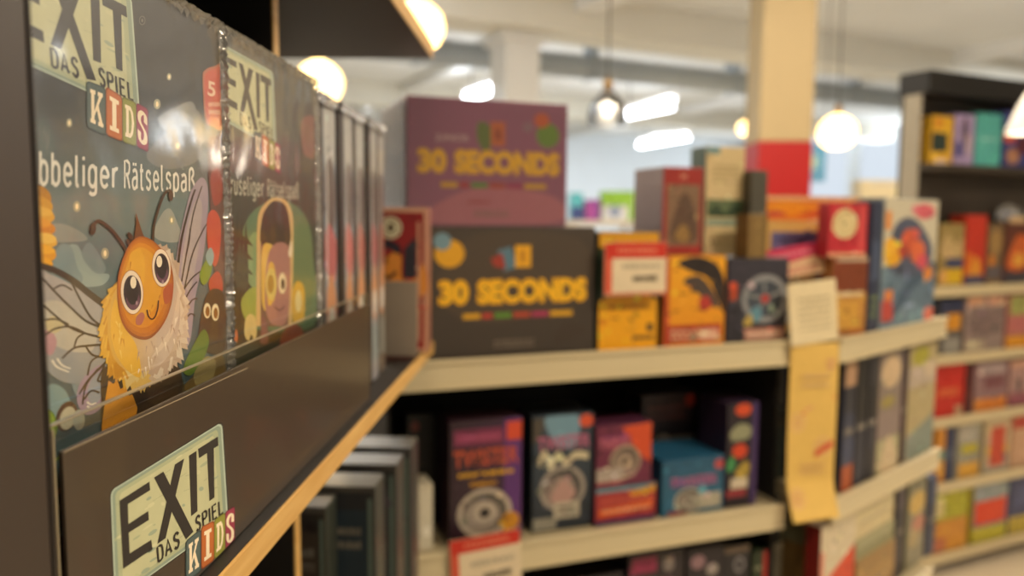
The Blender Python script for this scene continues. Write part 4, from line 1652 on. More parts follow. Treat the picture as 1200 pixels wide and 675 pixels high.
def redwar(A):
    A.rect(0, 0, 1, 1, '#962a22')
    A.rect(.10, .10, .92, .80, '#7d6048')
    A.blob([(.2, .2), (.4, .6), (.6, .7), (.85, .4), (.8, .15)], '#5a4232')
    A.blob([(.3, .2), (.5, .35), (.7, .25), (.6, .14)], '#8c6c3a')
    A.text('M', .43, .86, .57, .93, '#c98a70', .01)


def creamart(A):
    A.rect(0, 0, 1, 1, '#cdb687')
    A.rect(0, .93, .35, 1, '#6f8f90')
    A.scribble(.2, .66, .85, .84, '#b09a6e', 4, 2)
    A.rect(.04, .36, .96, .52, '#5d6a48')
    A.blob([(.1, .38), (.3, .48), (.5, .4), (.8, .5), (.9, .38)], '#35452e')
    A.rect(.04, .28, .96, .34, '#8a9a86')
    A.scribble(.1, .08, .9, .22, '#bda878', 2, 6)


put('tall red game box with a brown picture standing on the yellow one', F1, 776, 824, 196, z4, .045, .10, '#8c3a30', redwar, left='#9a8f92')
rb6 = put('tall cream game box with a green landscape strip, beside the red one', F1, 826, 872, 172, z5_, .080, .05, '#cdb687', creamart, left='#3c5a50', right='#4f5f48')
put('narrow dark grey box behind the cream game box', F1, 879, 899, 200, z5_, .055, .04, '#4b473c')


# corner items on the second unit, top shelf
def goldpic(A):
    A.rect(0, 0, 1, 1, '#c9a05a')
    A.rect(.08, .08, .92, .90, '#5b5a86')
    A.blob([(.15, .1), (.3, .4), (.5, .75), (.7, .42), (.88, .1)], '#b08a5a')
    A.blob([(.4, .4), (.5, .7), (.6, .4)], '#d8b070')
    A.blob([(.1, .1), (.3, .22), (.6, .16), (.9, .24), (.9, .08), (.1, .08)], '#a8a8a4')


def clockart(A):
    A.rect(0, 0, 1, 1, '#b92a34')
    A.ell(.42, .62, .32, .28, '#d8c390')
    A.ring(.42, .62, .22, .19, .25, .22, '#b09a66')
    A.rect(.78, .05, .95, .95, '#cc4a4a')
    A.rect(0, 0, 1, .08, '#d9a07a')


def flowerart(A):
    A.rect(0, 0, 1, 1, '#c9c0a8')
    A.rect(0, 0, 1, .48, '#6d8494')
    A.blob([(.05, .3), (.3, .5), (.7, .6), (.98, .4), (.98, .1), (.5, .18), (.1, .12)], '#5d7284')
    A.poly([(.1, .1), (.5, .38), (.98, .5), (.98, .42), (.55, .28), (.2, .04)], '#42566a')
    A.blob([(.06, .5), (.2, .8), (.55, .84), (.9, .62), (.8, .42), (.4, .4)], '#4f5468')
    for x, y, r, c in ((.18, .58, .16, '#e0a21a'), (.12, .64, .1, '#eab030'), (.45, .68, .14, '#c9582e'), (.62, .58, .15, '#d8683a'), (.72, .50, .10, '#d24a5a'), (.36, .6, .1, '#b0442c'), (.85, .4, .09, '#d9822a'), (.56, .72, .08, '#d25a4a')):
        A.ell(x, y, r, r * .62, c)
    A.blob([(.5, .9), (.62, .96), (.85, .95), (.92, .88), (.7, .84)], '#d2606a')
    A.ell(.9, .06, .1, .06, '#d8705a')
    A.rect(.02, .06, .22, .22, '#b8443a')
    A.rect(.06, .22, .2, .3, '#d9803a')
    A.rect(.02, .76, .12, .9, '#d98a3a')


def orangeart(A):
    A.rect(0, 0, 1, 1, '#d97a2a')
    A.rect(0, .82, 1, 1, '#cfa274')
    A.blob([(.05, .5), (.3, .8), (.6, .6), (.9, .78), (.95, .3), (.5, .2), (.1, .2)], '#e08c1e')
    A.blob([(.4, .2), (.7, .5), (.95, .2)], '#c9562c')
    A.blob([(.05, .2), (.2, .4), (.3, .2)], '#b8443a')


def tanart(A):
    A.rect(0, 0, 1, 1, '#7a5f30')
    A.rect(.45, 0, .55, 1, '#8c7142')


def basket(A):
    A.rect(0, 0, 1, 1, '#b8823c')
    A.rect(.0, .55, 1, 1, '#7a3a1e')
    A.rect(.1, .5, .9, .56, '#d2b98a')
    A.rect(.1, .08, .8, .44, '#c9963e')
    A.rect(.1, .95, 1, 1, '#c9b59a')
    A.rect(0, 0, 1, .07, '#a5602c')


put('plain brown cardboard box behind the magenta tag', F1, 876, 900, 251, z5_, .012, .035, '#7a5f30', tanart)
gp = put('game box with a gold-framed blue picture at the shelf corner', F2, 913, 970, 259, Z1, .105, .10, '#c2974c', goldpic, name='game_box', yaw=-.42)
ck = put('bright red box with a round cream clock face', F2, 1000, 1021, 236, Z1, .055, .05, '#b92a34', None) if False else None
zg = Z1 + gp['h'] + .0006
ob = put('flat orange toy box lying on top of the gold-framed game box', F2, 908, 982, 230, zg, .112, .10, '#cf8040', orangeart, yaw=-.42, cat='toy box', name='toy_box')
bs = put('small brown box with a basket picture under the clock box', F2, 982, 1008, 302, Z1 + .0006, .020, .028, '#a8703a', basket, yaw=-.30)
zb = Z1 + bs['h'] + .0006
ck = put('bright red box with a round cream clock face', F2, 979, 1008, 238, zb + .0006, .021, .026, '#b92a34', clockart, yaw=-.30)
put('narrow navy box spine beside the red clock box', F2, 1020, 1032, 236, Z1, .008, .04, '#33384e', lambda A: A.rect(.1, .4, .9, .7, '#46506a').scribble(.2, .1, .8, .3, '#7a8a5a', 3, 3))
put('pale blue game box with colourful flowers at the far shelf end', F2, 1034, 1097, 233, Z1, .008, .05, '#7d8a90', flowerart)

# white folded cards on top of the orange box
p = ob.location
cdc = tag(empty('price_card', F2.pt(F2.uz(935, 292, .078)[0], .078, Z1 + .02), F2.rz - .45), 'magenta price tag leaning before the gold-framed picture', 'price card')
ta_, tz = F2.uz(935, 312, .078)
cdc.location = F2.pt(ta_, .078, F2.uz(935, 324, .078)[1])
cdc.rotation_euler = (-.12, -.16, F2.rz - .5)
cw = F2.uz(963, 312, .078)[0] - F2.uz(914, 312, .078)[0]
ch = F2.uz(935, 288, .078)[1] - F2.uz(935, 324, .078)[1]
cw *= .82
from_bm('card', bm_box(-cw / 2, 0, 0, cw / 2, .001, ch, .0004), mat('pale_card', '#d8b288', .7), cdc)
A = Art(lambda p: ((p[0] - .5) * cw, p[1] * ch))
A.poly([(0, .4), (0, 1), (1, 1), (1, .62)], '#c22c52')
A.scribble(.15, .08, .85, .36, '#c97a6a', 2, 4)
A.scribble(.12, .66, .8, .86, '#dc7a8c', 1, 6)
A.build('tag_print', PAPER, cdc)
pole_b = cdc.location.z - (Z1 + .0004)
from_bm('stem', bm_tube((0, .004, -pole_b + .001), (0, .004, ch * .5), .003, 10), M_acre, cdc)
from_bm('foot', bm_box(-.012, -.006, -pole_b, .012, .012, -pole_b + .003, .001), M_acre, cdc)


# ---------------------------------------------------------------- price cards
def price_card(label, fr, x0, x1, y0, y1, v, tilt=0.0, head=.30, rz=0.0, clip_to=None, lean=0.0):
    u0, z1_ = fr.uz(x0, y0, v)
    u1, z0_ = fr.uz(x1, y1, v)
    w, h = u1 - u0, z1_ - z0_
    root = tag(empty('price_card', fr.pt((u0 + u1) / 2, v, z0_), fr.rz + rz), label, 'price card', 'red and white price cards')
    root.rotation_euler = (lean, tilt, fr.rz + rz)
    from_bm('card', bm_box(-w / 2, 0, 0, w / 2, .0012, h, .0004), mat('price_card_stock', '#e2cfae', .6), root)
    A = Art(lambda p: ((p[0] - .5) * w, p[1] * h))
    A.rect(0, 1 - head, 1, 1, '#c8301c')
    A.rect(0, 0, .12, 1 - head, '#d4563a')
    A.scribble(.2, 1 - head * .75, .85, 1 - head * .25, '#dd7a5c', 1, 3)
    A.scribble(.28, .48, .9, .62, '#b3a58c', 1, 5)
    A.scribble(.45, .22, .85, .42, '#5d5243', 1, 7)
    A.rect(.0, 0, 1, .06, '#d58a6c')
    A.build('card_print', PAPER, root, (-w / 2 + .0005, .0005, w / 2 - .0005, h - .0005))
    return root, w, h


c_, w_, h_ = price_card('red and white price card above the yellow box with green top', F1, 709, 780, 284, 345, -.010)
zz = c_.location.z
from_bm('card_stand', bm_tube((0, .004, Z1 + .0006 - zz), (0, .004, h_ * .5), .0022, 10), M_acr, c_)
c_, w_, h_ = price_card('red and white price card hanging on the lower shelf rail', F1, 530, 612, 632, 690, -.012, tilt=-.05, head=.24)
from_bm('rail_clip', bm_box(-.012, .0014, h_ * .35, .012, .0056, h_ * .6, .0006), M_acre, c_)

# cream notice and long yellow banner at the corner
FC = Frame(*F1.pt(U1b + .004, -.016, 0).xy, .94, .34)


def sheet(name, label, fr, x0, x1, y0, y1, m, wave, drawing, cat, tilt=0.0, bottom_curl=0.0, name_print='print'):
    u0, zt = fr.uz(x0, y0)
    u1, _ = fr.uz(x1, y0)
    _, zb = fr.uz((x0 + x1) / 2, y1)
    w, h = u1 - u0, zt - zb
    root = tag(empty(name, fr.pt((u0 + u1) / 2, 0, zb), fr.rz), label, cat)
    root.rotation_euler = (0, tilt, fr.rz)

    def yy(u, v):
        return wave * math.sin(u * 2.4 + v * 3.0) - bottom_curl * max(0, .22 - v) ** 1.3 + (.004 * v)
    bm = bmesh.new()
    nx, nz = 10, 24
    th = .0006
    for s_ in (0, 1):
        rows = [[bm.verts.new(((i / nx - .5) * w, yy(i / nx, j / nz) + th * s_, j / nz * h)) for i in range(nx + 1)] for j in range(nz + 1)]
        if s_ == 0:
            fr0 = rows
        else:
            bk0 = rows
    for rows in (fr0, bk0):
        for j in range(nz):
            for i in range(nx):
                bm.faces.new((rows[j][i], rows[j][i + 1], rows[j + 1][i + 1], rows[j + 1][i]))
    rim = [(0, i) for i in range(nx)] + [(j, nx) for j in range(nz)] + [(nz, i) for i in range(nx, 0, -1)] + [(j, 0) for j in range(nz, 0, -1)]
    for k in range(len(rim)):
        a, b = rim[k], rim[(k + 1) % len(rim)]
        bm.faces.new((fr0[a[0]][a[1]], fr0[b[0]][b[1]], bk0[b[0]][b[1]], bk0[a[0]][a[1]]))
    from_bm('paper_sheet', bm, m, root, smooth=True)
    A = Art()
    drawing(A)
    # follow the paper's bend
    me = A.build(name_print, PAPER, root).data
    for v in me.vertices:
        u_, v_ = v.co.x, v.co.z
        v.co = Vector(((u_ - .5) * w, yy(u_, v_) + v.co.y - .0004, v_ * h))
    return root, w, h


def notice(A):
    A.grid(.01, .01, .99, .99, 6, 12, lambda x, y: '#e2d0a8')
    for k in range(6):
        A.scribble(.2, .2 + k * .1, .85, .26 + k * .1, '#b8a886', 1, k)


sheet('notice_card', 'small plain cream notice above the long yellow banner', FC, 930, 986, 330, 402, mat('cream_notice', '#e2d0a8', .7), .0008, notice, 'notice', tilt=-.09)


def banner(A):
    A.grid(.01, .003, .99, .997, 8, 20, lambda x, y: '#e2ba62')
    A.poly([(.28, .59), (.95, .67), (.95, .71), (.28, .63)], '#d0522e')
    A.poly([(.32, .61), (.5, .63), (.5, .645), (.32, .625)], '#e0a070')
    for x, y, r in ((.2, .55, .16), (.74, .40, .17), (.18, .12, .16), (.82, .88, .1)):
        A.ring(x, y, r * .86, r * .28, r, r * .33, '#e0b086')
        A.scribble(x - r * .5, y - .03, x + r * .5, y + .03, '#d9a07a', 2, int(r * 100))
    A.poly([(.58, .34), (.94, .40), (.94, .44), (.58, .38)], '#d4603c')
    A.scribble(.28, .24, .8, .32, '#d9b070', 2, 5)
    A.scribble(.25, .74, .8, .84, '#dcb878', 2, 9)


sheet('promotional_banner', 'long yellow paper banner with red lettering hung at the shelf corner', FC, 929, 984, 404, 604, mat('yellow_banner_paper', '#e2ba62', .65), .003, banner, 'banner', bottom_curl=.16)

# ---------------------------------------------------------------- middle unit, second shelf
def speaker(A, x, y, rx, ry, c1='#b9aa98', c2='#5c544c', c3='#9a8d80'):
    A.ell(x, y, rx, ry, c1)
    A.ell(x, y, rx * .82, ry * .82, c2)
    A.ell(x - rx * .1, y - ry * .12, rx * .66, ry * .66, c3)
    A.ell(x, y, rx * .42, ry * .42, c1)
    A.ell(x, y, rx * .2, ry * .2, '#2a2320')


def tw1(A):
    A.rect(0, 0, 1, 1, '#3a1d3c', grad=('#2b1420', 0, 1, 0))
    A.rect(.75, 0, 1, 1, '#5a2c70')
    A.rect(.06, .80, .74, .93, '#7a2a4c')
    A.scribble(.1, .83, .7, .9, '#a84a6a', 1, 3)
    A.text('TWISTER', .05, .63, .95, .77, '#a8402a', .03)
    A.text('TWISTER', .06, .64, .94, .76, '#c25432', .01)
    A.scribble(.12, .54, .9, .60, '#d9a018', 1, 3)
    A.scribble(.28, .46, .64, .52, '#c98f18', 1, 8)
    A.rect(.78, .82, .99, .97, '#d2492a')
    speaker(A, .48, .25, .38, .20)
    A.ell(.84, .16, .13, .075, '#c9881c')


def tw2(A):
    A.rect(0, 0, 1, 1, '#34424f', grad=('#1f2630', 1, .6, 0))
    A.blob([(.2, .98), (.4, .74), (.7, .72), (.74, .98)], '#6f93a6')
    A.poly([(.0, .98), (.2, .98), (.12, .8), (0, .76)], '#4a4238')
    A.text('TWISTER', .08, .70, .95, .82, '#b0607e', .03)
    A.line([(.1, .58), (.2, .68), (.3, .56), (.42, .66), (.55, .58), (.7, .64), (.92, .62)], .06, '#cdbf9c')
    A.ell(.88, .93, .12, .055, '#d2502c')
    speaker(A, .5, .36, .38, .20, '#9f9488', '#4a4644', '#8c7a70')
    A.blob([(.3, .28), (.5, .44), (.7, .3), (.5, .22)], '#b08a80')
    A.rect(.02, .02, .4, .12, '#8f8a7c')
    A.rect(.36, .1, .78, .24, '#b8ad98')
    A.scribble(.42, .12, .7, .22, '#5a4f48', 2, 4)


def tw3(A):
    A.rect(0, 0, 1, 1, '#6a2440')
    A.poly([(.45, .95), (1, 1), (1, .3), (.75, .5)], '#cc4a22')
    A.scribble(.08, .66, .6, .84, '#8a3a6a', 2, 4)
    A.text('TWISTER', .05, .60, .62, .78, '#b86070', .03)
    speaker(A, .52, .38, .28, .28, '#a58f7a', '#5c4c44', '#8c7a6a')
    A.rect(0, .02, .48, .3, '#a8998c')
    A.rect(0, 0, .5, .08, '#8c3440')


def tw4(A):
    A.rect(0, 0, 1, 1, '#a03030')
    A.rect(0, .86, 1, 1, '#5d8490')
    A.poly([(.55, .8), (.98, .95), (.98, .75), (.6, .68)], '#c98a24')
    A.rect(0, 0, 1, .14, '#3b2354')
    A.scribble(.1, .52, .95, .74, '#b84a38', 1, 5)
    A.poly([(.06, .22), (.94, .34), (.94, .56), (.06, .44)], '#d2581e')
    A.scribble(.12, .3, .9, .44, '#d9a27a', 1, 8)


def tw5(A):
    A.rect(0, 0, 1, 1, '#23181a')
    A.rect(0, .68, 1, 1, '#3a2826')
    A.scribble(.1, .72, .8, .9, '#6a3c38', 2, 3)
    A.rect(0, .0, .5, .52, '#4b3c34')
    speaker(A, .4, .3, .26, .28)
    A.rect(.55, .15, .98, .55, '#9a8f80')
    A.ell(.9, .92, .1, .07, '#a83a2a')


def tw6(A):
    A.rect(0, 0, 1, 1, '#27607c', grad=('#1f5270', 1, 0, 1))
    A.scribble(.14, .46, .88, .7, '#6a4a78', 1, 3)
    A.text('TWISTER', .14, .50, .90, .68, '#9a5c80', .03)
    A.ell(.92, .84, .08, .09, '#b84a4a')
    speaker(A, .44, .24, .24, .23, '#a8a090', '#4f4640', '#8c8478')
    A.rect(.56, .08, .96, .34, '#a8a08c')
    A.blob([(.58, .36), (.66, .5), (.72, .36)], '#5fa3b5')
    A.rect(.1, .0, .4, .08, '#8c3a40')


def tw7(A):
    A.rect(0, 0, 1, 1, '#231a22')
    A.rect(.8, 0, 1, 1, '#3f2a5c')
    A.ell(.5, .93, .26, .06, '#cc4a24')
    A.blob([(.1, .72), (.4, .8), (.75, .76), (.7, .66), (.2, .64)], '#8f8f70')
    A.ell(.42, .54, .24, .07, '#c9401c')
    A.blob([(.02, .42), (.2, .5), (.3, .4), (.1, .34)], '#3f8a50')
    A.blob([(.3, .32), (.6, .44), (.76, .38), (.6, .26)], '#a88f3a')
    A.rect(.16, .18, .7, .28, '#c9b9a0')
    A.rect(.04, .1, .66, .17, '#8c2c34')


put('tall dark red and purple game box with a grey loudspeaker picture', F1, 526, 612, 492, Z2, .02, .08, '#2b1420', tw1)
put('tall blue-grey game box with silver loudspeaker and orange dot', F1, 623, 695, 486, Z2, .03, .08, '#1f2630', tw2)
b_ = put('red and orange carton with a purple foot on the second shelf', F1, 697, 769, 569, Z2, .02, .08, '#5a2440', tw4)
put('small orange and purple game box stacked on the red carton', F1, 698, 764, 497, Z2 + b_['h'] + .0006, .022, .07, '#4a1f38', tw3)
b_ = put('blue game box with a white camera-like toy picture', F1, 775, 848, 537, Z2, .02, .11, '#1f5270', tw6, left='#17405a')
put('dark game box at the back above the blue game box', F1, 752, 814, 462, Z2 + .0, .145, .06, '#23181a', tw5)
put('narrow dark box with coloured round icons and purple edge', F1, 851, 888, 472, Z2, .02, .09, '#2b1c30', tw7, right='#3f2a5c')
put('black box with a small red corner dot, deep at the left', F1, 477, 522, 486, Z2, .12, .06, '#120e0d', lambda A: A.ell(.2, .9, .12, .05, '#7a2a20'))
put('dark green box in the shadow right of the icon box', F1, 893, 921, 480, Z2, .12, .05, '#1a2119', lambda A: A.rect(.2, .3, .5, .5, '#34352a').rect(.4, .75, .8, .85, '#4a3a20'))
put('pale narrow carton standing left of the red and purple game box', F1, 489, 508, 568, Z2, .02, .05, '#c9bfa6', lambda A: A.rect(.1, .05, .9, .95, '#d4cbb4').ell(.6, .3, .25, .08, '#efe8d6'))

# ---------------------------------------------------------------- middle unit, third shelf (tops only)
H3 = Z2 - .041 - Z3 - .018


def low1(A):
    A.rect(0, 0, 1, 1, '#2a2226')
    A.rect(.05, .84, .5, .97, '#8a2448')
    A.ell(.72, .88, .1, .06, '#7a6f6a')
    A.scribble(.1, .7, .8, .8, '#6a4a50', 1, 3)


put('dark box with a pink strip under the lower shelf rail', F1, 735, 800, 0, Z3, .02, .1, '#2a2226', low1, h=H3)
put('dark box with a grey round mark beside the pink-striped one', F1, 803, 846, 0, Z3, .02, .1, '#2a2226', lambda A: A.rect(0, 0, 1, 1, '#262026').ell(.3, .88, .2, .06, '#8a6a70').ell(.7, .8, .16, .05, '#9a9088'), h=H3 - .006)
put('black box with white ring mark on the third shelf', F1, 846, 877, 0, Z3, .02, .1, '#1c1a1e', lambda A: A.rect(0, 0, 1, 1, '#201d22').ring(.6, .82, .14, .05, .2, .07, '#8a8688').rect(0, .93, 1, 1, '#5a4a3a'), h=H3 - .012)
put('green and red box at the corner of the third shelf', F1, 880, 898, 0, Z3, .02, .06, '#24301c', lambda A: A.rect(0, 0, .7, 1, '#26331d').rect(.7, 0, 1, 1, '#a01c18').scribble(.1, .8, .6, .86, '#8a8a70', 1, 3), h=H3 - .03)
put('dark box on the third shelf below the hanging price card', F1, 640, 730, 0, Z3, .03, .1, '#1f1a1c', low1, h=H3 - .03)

# ---------------------------------------------------------------- second unit, shelf two
def bands(*cs):
    def f(A):
        n = len(cs)
        for i, c in enumerate(cs):
            A.rect(0, i / n, 1, (i + 1) / n, c)
        A.scribble(.15, .42, .85, .5, '#8c8274', 1, len(cs))
    return f


for lab, x0, x1, yt, c, art in (
        ('navy box with an orange base, first right of the yellow banner', 988, 1002, 418, '#2c3040', bands('#a8502a', '#3c4460', '#33384e', '#2a2a34', '#b08a6a')),
        ('black box with navy lower half, second right of the banner', 1003, 1016, 414, '#1a181c', bands('#2a2c3c', '#262838', '#191618', '#151314')),
        ('very dark spine with a blue strip, third right of the banner', 1017, 1028, 411, '#17151a', bands('#23222c', '#2a2a38', '#1a181c', '#2c2a30')),
        ('cream and mauve box with a round pale top picture', 1029, 1056, 404, '#8a7a6c', lambda A: A.rect(0, 0, 1, 1, '#85766c').rect(0, 0, 1, .28, '#a8a07c').blob([(.2, .02), (.5, .3), (.9, .1), (.8, .0)], '#cdb694').rect(0, .3, 1, .5, '#8c7a74').ell(.5, .82, .42, .13, '#cbb08c').ell(.4, .58, .3, .05, '#9a8a48')),
        ('dark maroon spine beside the mauve box', 1057, 1063, 404, '#3a1f26', bands('#3a1f26', '#42242c', '#33202a')),
        ('cream box with grey-green base and yellow flecks, at the far end', 1064, 1096, 398, '#a89a78', lambda A: A.rect(0, 0, 1, 1, '#b09f74').poly([(0, 0), (1, 0), (1, .34), (0, .2)], '#7f8a80').rect(0, .62, 1, .8, '#b5a492').ell(.4, .88, .3, .08, '#a8a030').ell(.75, .75, .2, .08, '#c9b59a'))):
    put(lab, F2, x0, x1, yt, Z2, .01, .12, c, art, gap=.002, hmax=Z1 - Z2 - .045)

# second unit, third shelf: flat stack and spines
zf = Z3
fl = [('tan carton at the bottom of the flat stack', '#9c7a48', 0.115, bands('#8c6a3c', '#a8844e', '#9c7a48')),
      ('greenish white carton in the middle of the flat stack', '#8f8c6c', .045, bands('#8a8862', '#a09c78')),
      ('cream carton on top of the flat stack', '#cbb98c', .068, bands('#cfbd90', '#d4c498'))]
for lab, c, hh, art in fl:
    put(lab, F2, 1003, 1047, 0, zf, .015, .16, c, art, h=hh - .0008, group='flat cartons on the corner unit')
    zf += hh
put('white carton with a slanting red band at the corner', F2, 960, 1000, 588, Z3, .006, .03, '#cbb9a0',
    lambda A: A.rect(0, 0, 1, 1, '#d2c2a4').poly([(0, .05), (1, .4), (1, .72), (0, .5)], '#d2401c').rect(.0, .0, .1, .8, '#d8806a'), left='#7a1814', hmax=Z2 - Z3 - .045)
put('dark slim spine box behind the flat stack', F2, 1050, 1060, 548, Z3, .03, .10, '#2c2830', bands('#3a3238', '#2c2830', '#4a4048'), hmax=Z2 - Z3 - .045)
put('grey-green box with a yellow round top picture', F2, 1064, 1084, 552, Z3, .03, .1, '#8a8468', lambda A: A.rect(0, 0, 1, 1, '#86806a').rect(0, .8, 1, 1, '#7d7a62').ell(.5, .66, .45, .12, '#c9a85a').ell(.6, .42, .36, .1, '#b87a66').ell(.4, .3, .3, .1, '#a8946a'))
put('dark blue box at the far end of the flat stack shelf', F2, 1087, 1097, 560, Z3, .03, .1, '#232c48', bands('#2c3450', '#1f2840', '#2a3a5c'))

# ================================================================== right wall unit
M_w3 = mat('brown_unit_back', '#3a3128', .6, var=.08, scale=6)
U3a, _ = F3.uz(1088, 165)
U3b = U3a + 1.25
LV = (1.555, 1.105, .850, .610, .355, .075)
rt = gondola('tall brown-backed wall unit at the right full of toys', F3, U3a, U3b, LV[1:], .10, base=False, posts=False, back_to=1.80, mback=M_w3, rail=.034)
hw3 = (U3b - U3a) / 2
from_bm('shelf', bm_box(-hw3, .0, LV[0] - .025, hw3, .099, LV[0], .002), M_w3, rt)
from_bm('canopy', bm_box(-hw3 - .01, .0, 1.80, hw3, .125, 1.88, .004), mat('black_canopy', '#14110f', .6), rt)
from_bm('side_panel', bm_box(-hw3 - .010, .03, 0, -hw3 - .002, .10, 1.799, .002), mat('grey_side_panel', '#9a9282', .6), rt)


def row(items, z, v=.012, d=.07, group=None):
    nxt = min([l for l in LV if l > z + .02] + [1.80])
    hm = nxt - (.036 if nxt < 1.5 else .03) - z - .003
    for lab, x0, x1, yt, c, art in items:
        put(lab, F3, x0, x1, yt, z, v, d, c, art, gap=.006, group=group, cat='toy box', name='toy_box', hmax=hm)


def sp(*dots, base='#888888'):
    def f(A):
        A.rect(0, 0, 1, 1, base)
        for d in dots:
            if len(d) == 5:
                A.rect(*d[:4], d[4])
            else:
                A.ell(*d[:4], d[4])
    return f


row([('yellow toy box with dark green square, first on the top board', 1091, 1117, 136, '#c79a22', lambda A: A.rect(0, 0, 1, 1, '#cfa026').rect(.0, .25, .75, .65, '#22302a').rect(.2, 0, .8, .1, '#cdb4a4').ell(.3, .85, .2, .1, '#c07a22')),
     ('lilac toy box with a dark figure shape, second on the top board', 1118, 1142, 134, '#8f7fae', lambda A: A.rect(0, 0, 1, 1, '#a391bc').blob([(.4, .9), (.6, .9), (.7, .5), (.5, .4), (.35, .6)], '#5a4a5c').rect(0, .15, .55, .45, '#5c5488').rect(.6, .2, .8, .6, '#b8a2a8')),
     ('plain teal toy box with a pale line of lettering', 1143, 1174, 133, '#4a9c98', lambda A: A.rect(0, 0, 1, 1, '#52a7a2').scribble(.15, .46, .85, .56, '#8cc6c0', 1, 2)),
     ('navy and red toy box, last on the top board', 1175, 1212, 131, '#2c3270', lambda A: A.rect(0, 0, 1, 1, '#333a78').ell(.2, .55, .22, .12, '#c95a3a').ell(.35, .2, .22, .15, '#a8785c').rect(.45, .25, .95, .55, '#5a1f30'))], LV[0])
row([('patterned cream, yellow and blue box left of the red wedge', 1100, 1130, 262, '#8a7440', lambda A: A.rect(0, 0, 1, 1, '#8f7a48').blob([(.05, .5), (.3, .85), (.6, .7), (.95, .75), (.9, .45)], '#b59a6a').rect(.3, .3, 1, .45, '#3a4060').rect(.25, .05, 1, .28, '#cfa81c').ell(.2, .16, .16, .12, '#cf9a58')),
     ('red topped toy box with orange flames', 1131, 1156, 252, '#b0301c', lambda A: A.rect(0, 0, 1, 1, '#b8321e').poly([(0, .0), (.0, .5), (.6, .4), (1, .0)], '#c9661e').blob([(.2, .1), (.5, .4), (.8, .3), (.7, .05)], '#cf8a2a').rect(0, 0, 1, .15, '#44405a')),
     ('brown and gold toy box right of the red topped one', 1157, 1176, 262, '#6a5238', lambda A: A.rect(0, 0, 1, 1, '#6f583c').ell(.5, .7, .4, .2, '#9a7a48').rect(0, .1, 1, .3, '#5c5458').ell(.3, .4, .2, .1, '#c97a2a')),
     ('dark orange toy box at the right picture edge, waist high', 1177, 1212, 262, '#5a2c1c', lambda A: A.rect(0, 0, 1, 1, '#5c3020').blob([(.1, .3), (.4, .8), (.8, .7), (.7, .25)], '#c9602a').ell(.5, .4, .2, .12, '#d99a3a').rect(0, 0, 1, .2, '#3a3640'))], LV[1])
row([('blue-grey small toy box with an orange square', 1101, 1129, 352, '#4a4a54', sp((.3, .45, .9, .75, '#cf8a22'), (0, .75, 1, 1, '#2f3450'), (.2, .0, .9, .3, '#8f8c86'), base='#5a5450')),
     ('mauve toy box with two peach ends', 1131, 1178, 342, '#8a7470', sp((.05, .82, .45, .98, '#cf9a78'), (.55, .82, .98, .98, '#cf9a80'), (.1, .3, .95, .75, '#7a6664'), (.0, .05, .5, .2, '#b5a48c'), base='#94807a')),
     ('green and pink toy box right of the mauve one', 1180, 1212, 344, '#9a5a58', sp((.1, .6, .9, .95, '#9a9a58'), (.1, .3, .9, .6, '#b86a68'), (0, 0, 1, .22, '#d8921c'), base='#a86a60'))], LV[2])
row([('bright red toy box standing at the left shelf end', 1096, 1131, 424, '#b81c14', sp((.1, .4, .8, .55, '#c9582c'), (.3, .2, .4, .2, '#c92a1a'), (.7, 0, .95, .2, '#b09070'), base='#bd2216')),
     ('dark maroon narrow toy box beside the bright red one', 1132, 1140, 424, '#4a1a1a', sp((.2, .3, .8, .5, '#6a2a22'), base='#521c1c')),
     ('mauve toy box with an orange base strip', 1142, 1181, 424, '#8a6a6e', sp((0, 0, 1, .26, '#cf7a2a'), (.1, .75, .9, .95, '#a89494'), (.3, .45, .9, .7, '#7a4a50'), base='#8c6c70')),
     ('pink and grey toy box with a dark round hole', 1183, 1212, 422, '#a07a78', sp((.5, .6, .3, .2, '#5a4a4c'), (0, 0, 1, .3, '#8a4a58'), (.0, .85, 1, 1, '#c99a84'), base='#a88480'))], LV[3])
row([('tall orange and teal striped toy box', 1097, 1108, 486, '#c9882a', sp((0, .4, 1, .6, '#7f9a8a'), (0, .6, 1, 1, '#cf8a34'), (0, .1, 1, .4, '#d99a2c'), base='#c9822a')),
     ('navy toy box spine beside the orange and teal one', 1109, 1119, 488, '#2c3454', sp((.2, .4, .8, .6, '#5c647c'), base='#313a5c')),
     ('grey toy box with yellow label and yellow base', 1121, 1150, 492, '#8f8a7c', sp((.1, .0, .95, .28, '#cf9a34'), (.2, .45, .85, .62, '#b5a824'), (.05, .65, .8, .95, '#a8a298'), base='#8c8a7c')),
     ('cream toy box with a yellow stripe and red corner', 1154, 1184, 480, '#b8a484', sp((.1, .36, .9, .5, '#d4b21c'), (.2, .2, .9, .32, '#4a5078'), (0, 0, 1, .2, '#a8a090'), (.8, .85, .2, .12, '#c2442c'), base='#bfa988')),
     ('peach toy box with pale round face, right picture edge', 1186, 1212, 478, '#c29474', sp((.35, .35, .3, .2, '#dcb49a'), (0, .75, 1, 1, '#b03c2c'), base='#c29a7c'))], LV[4])
b_ = None
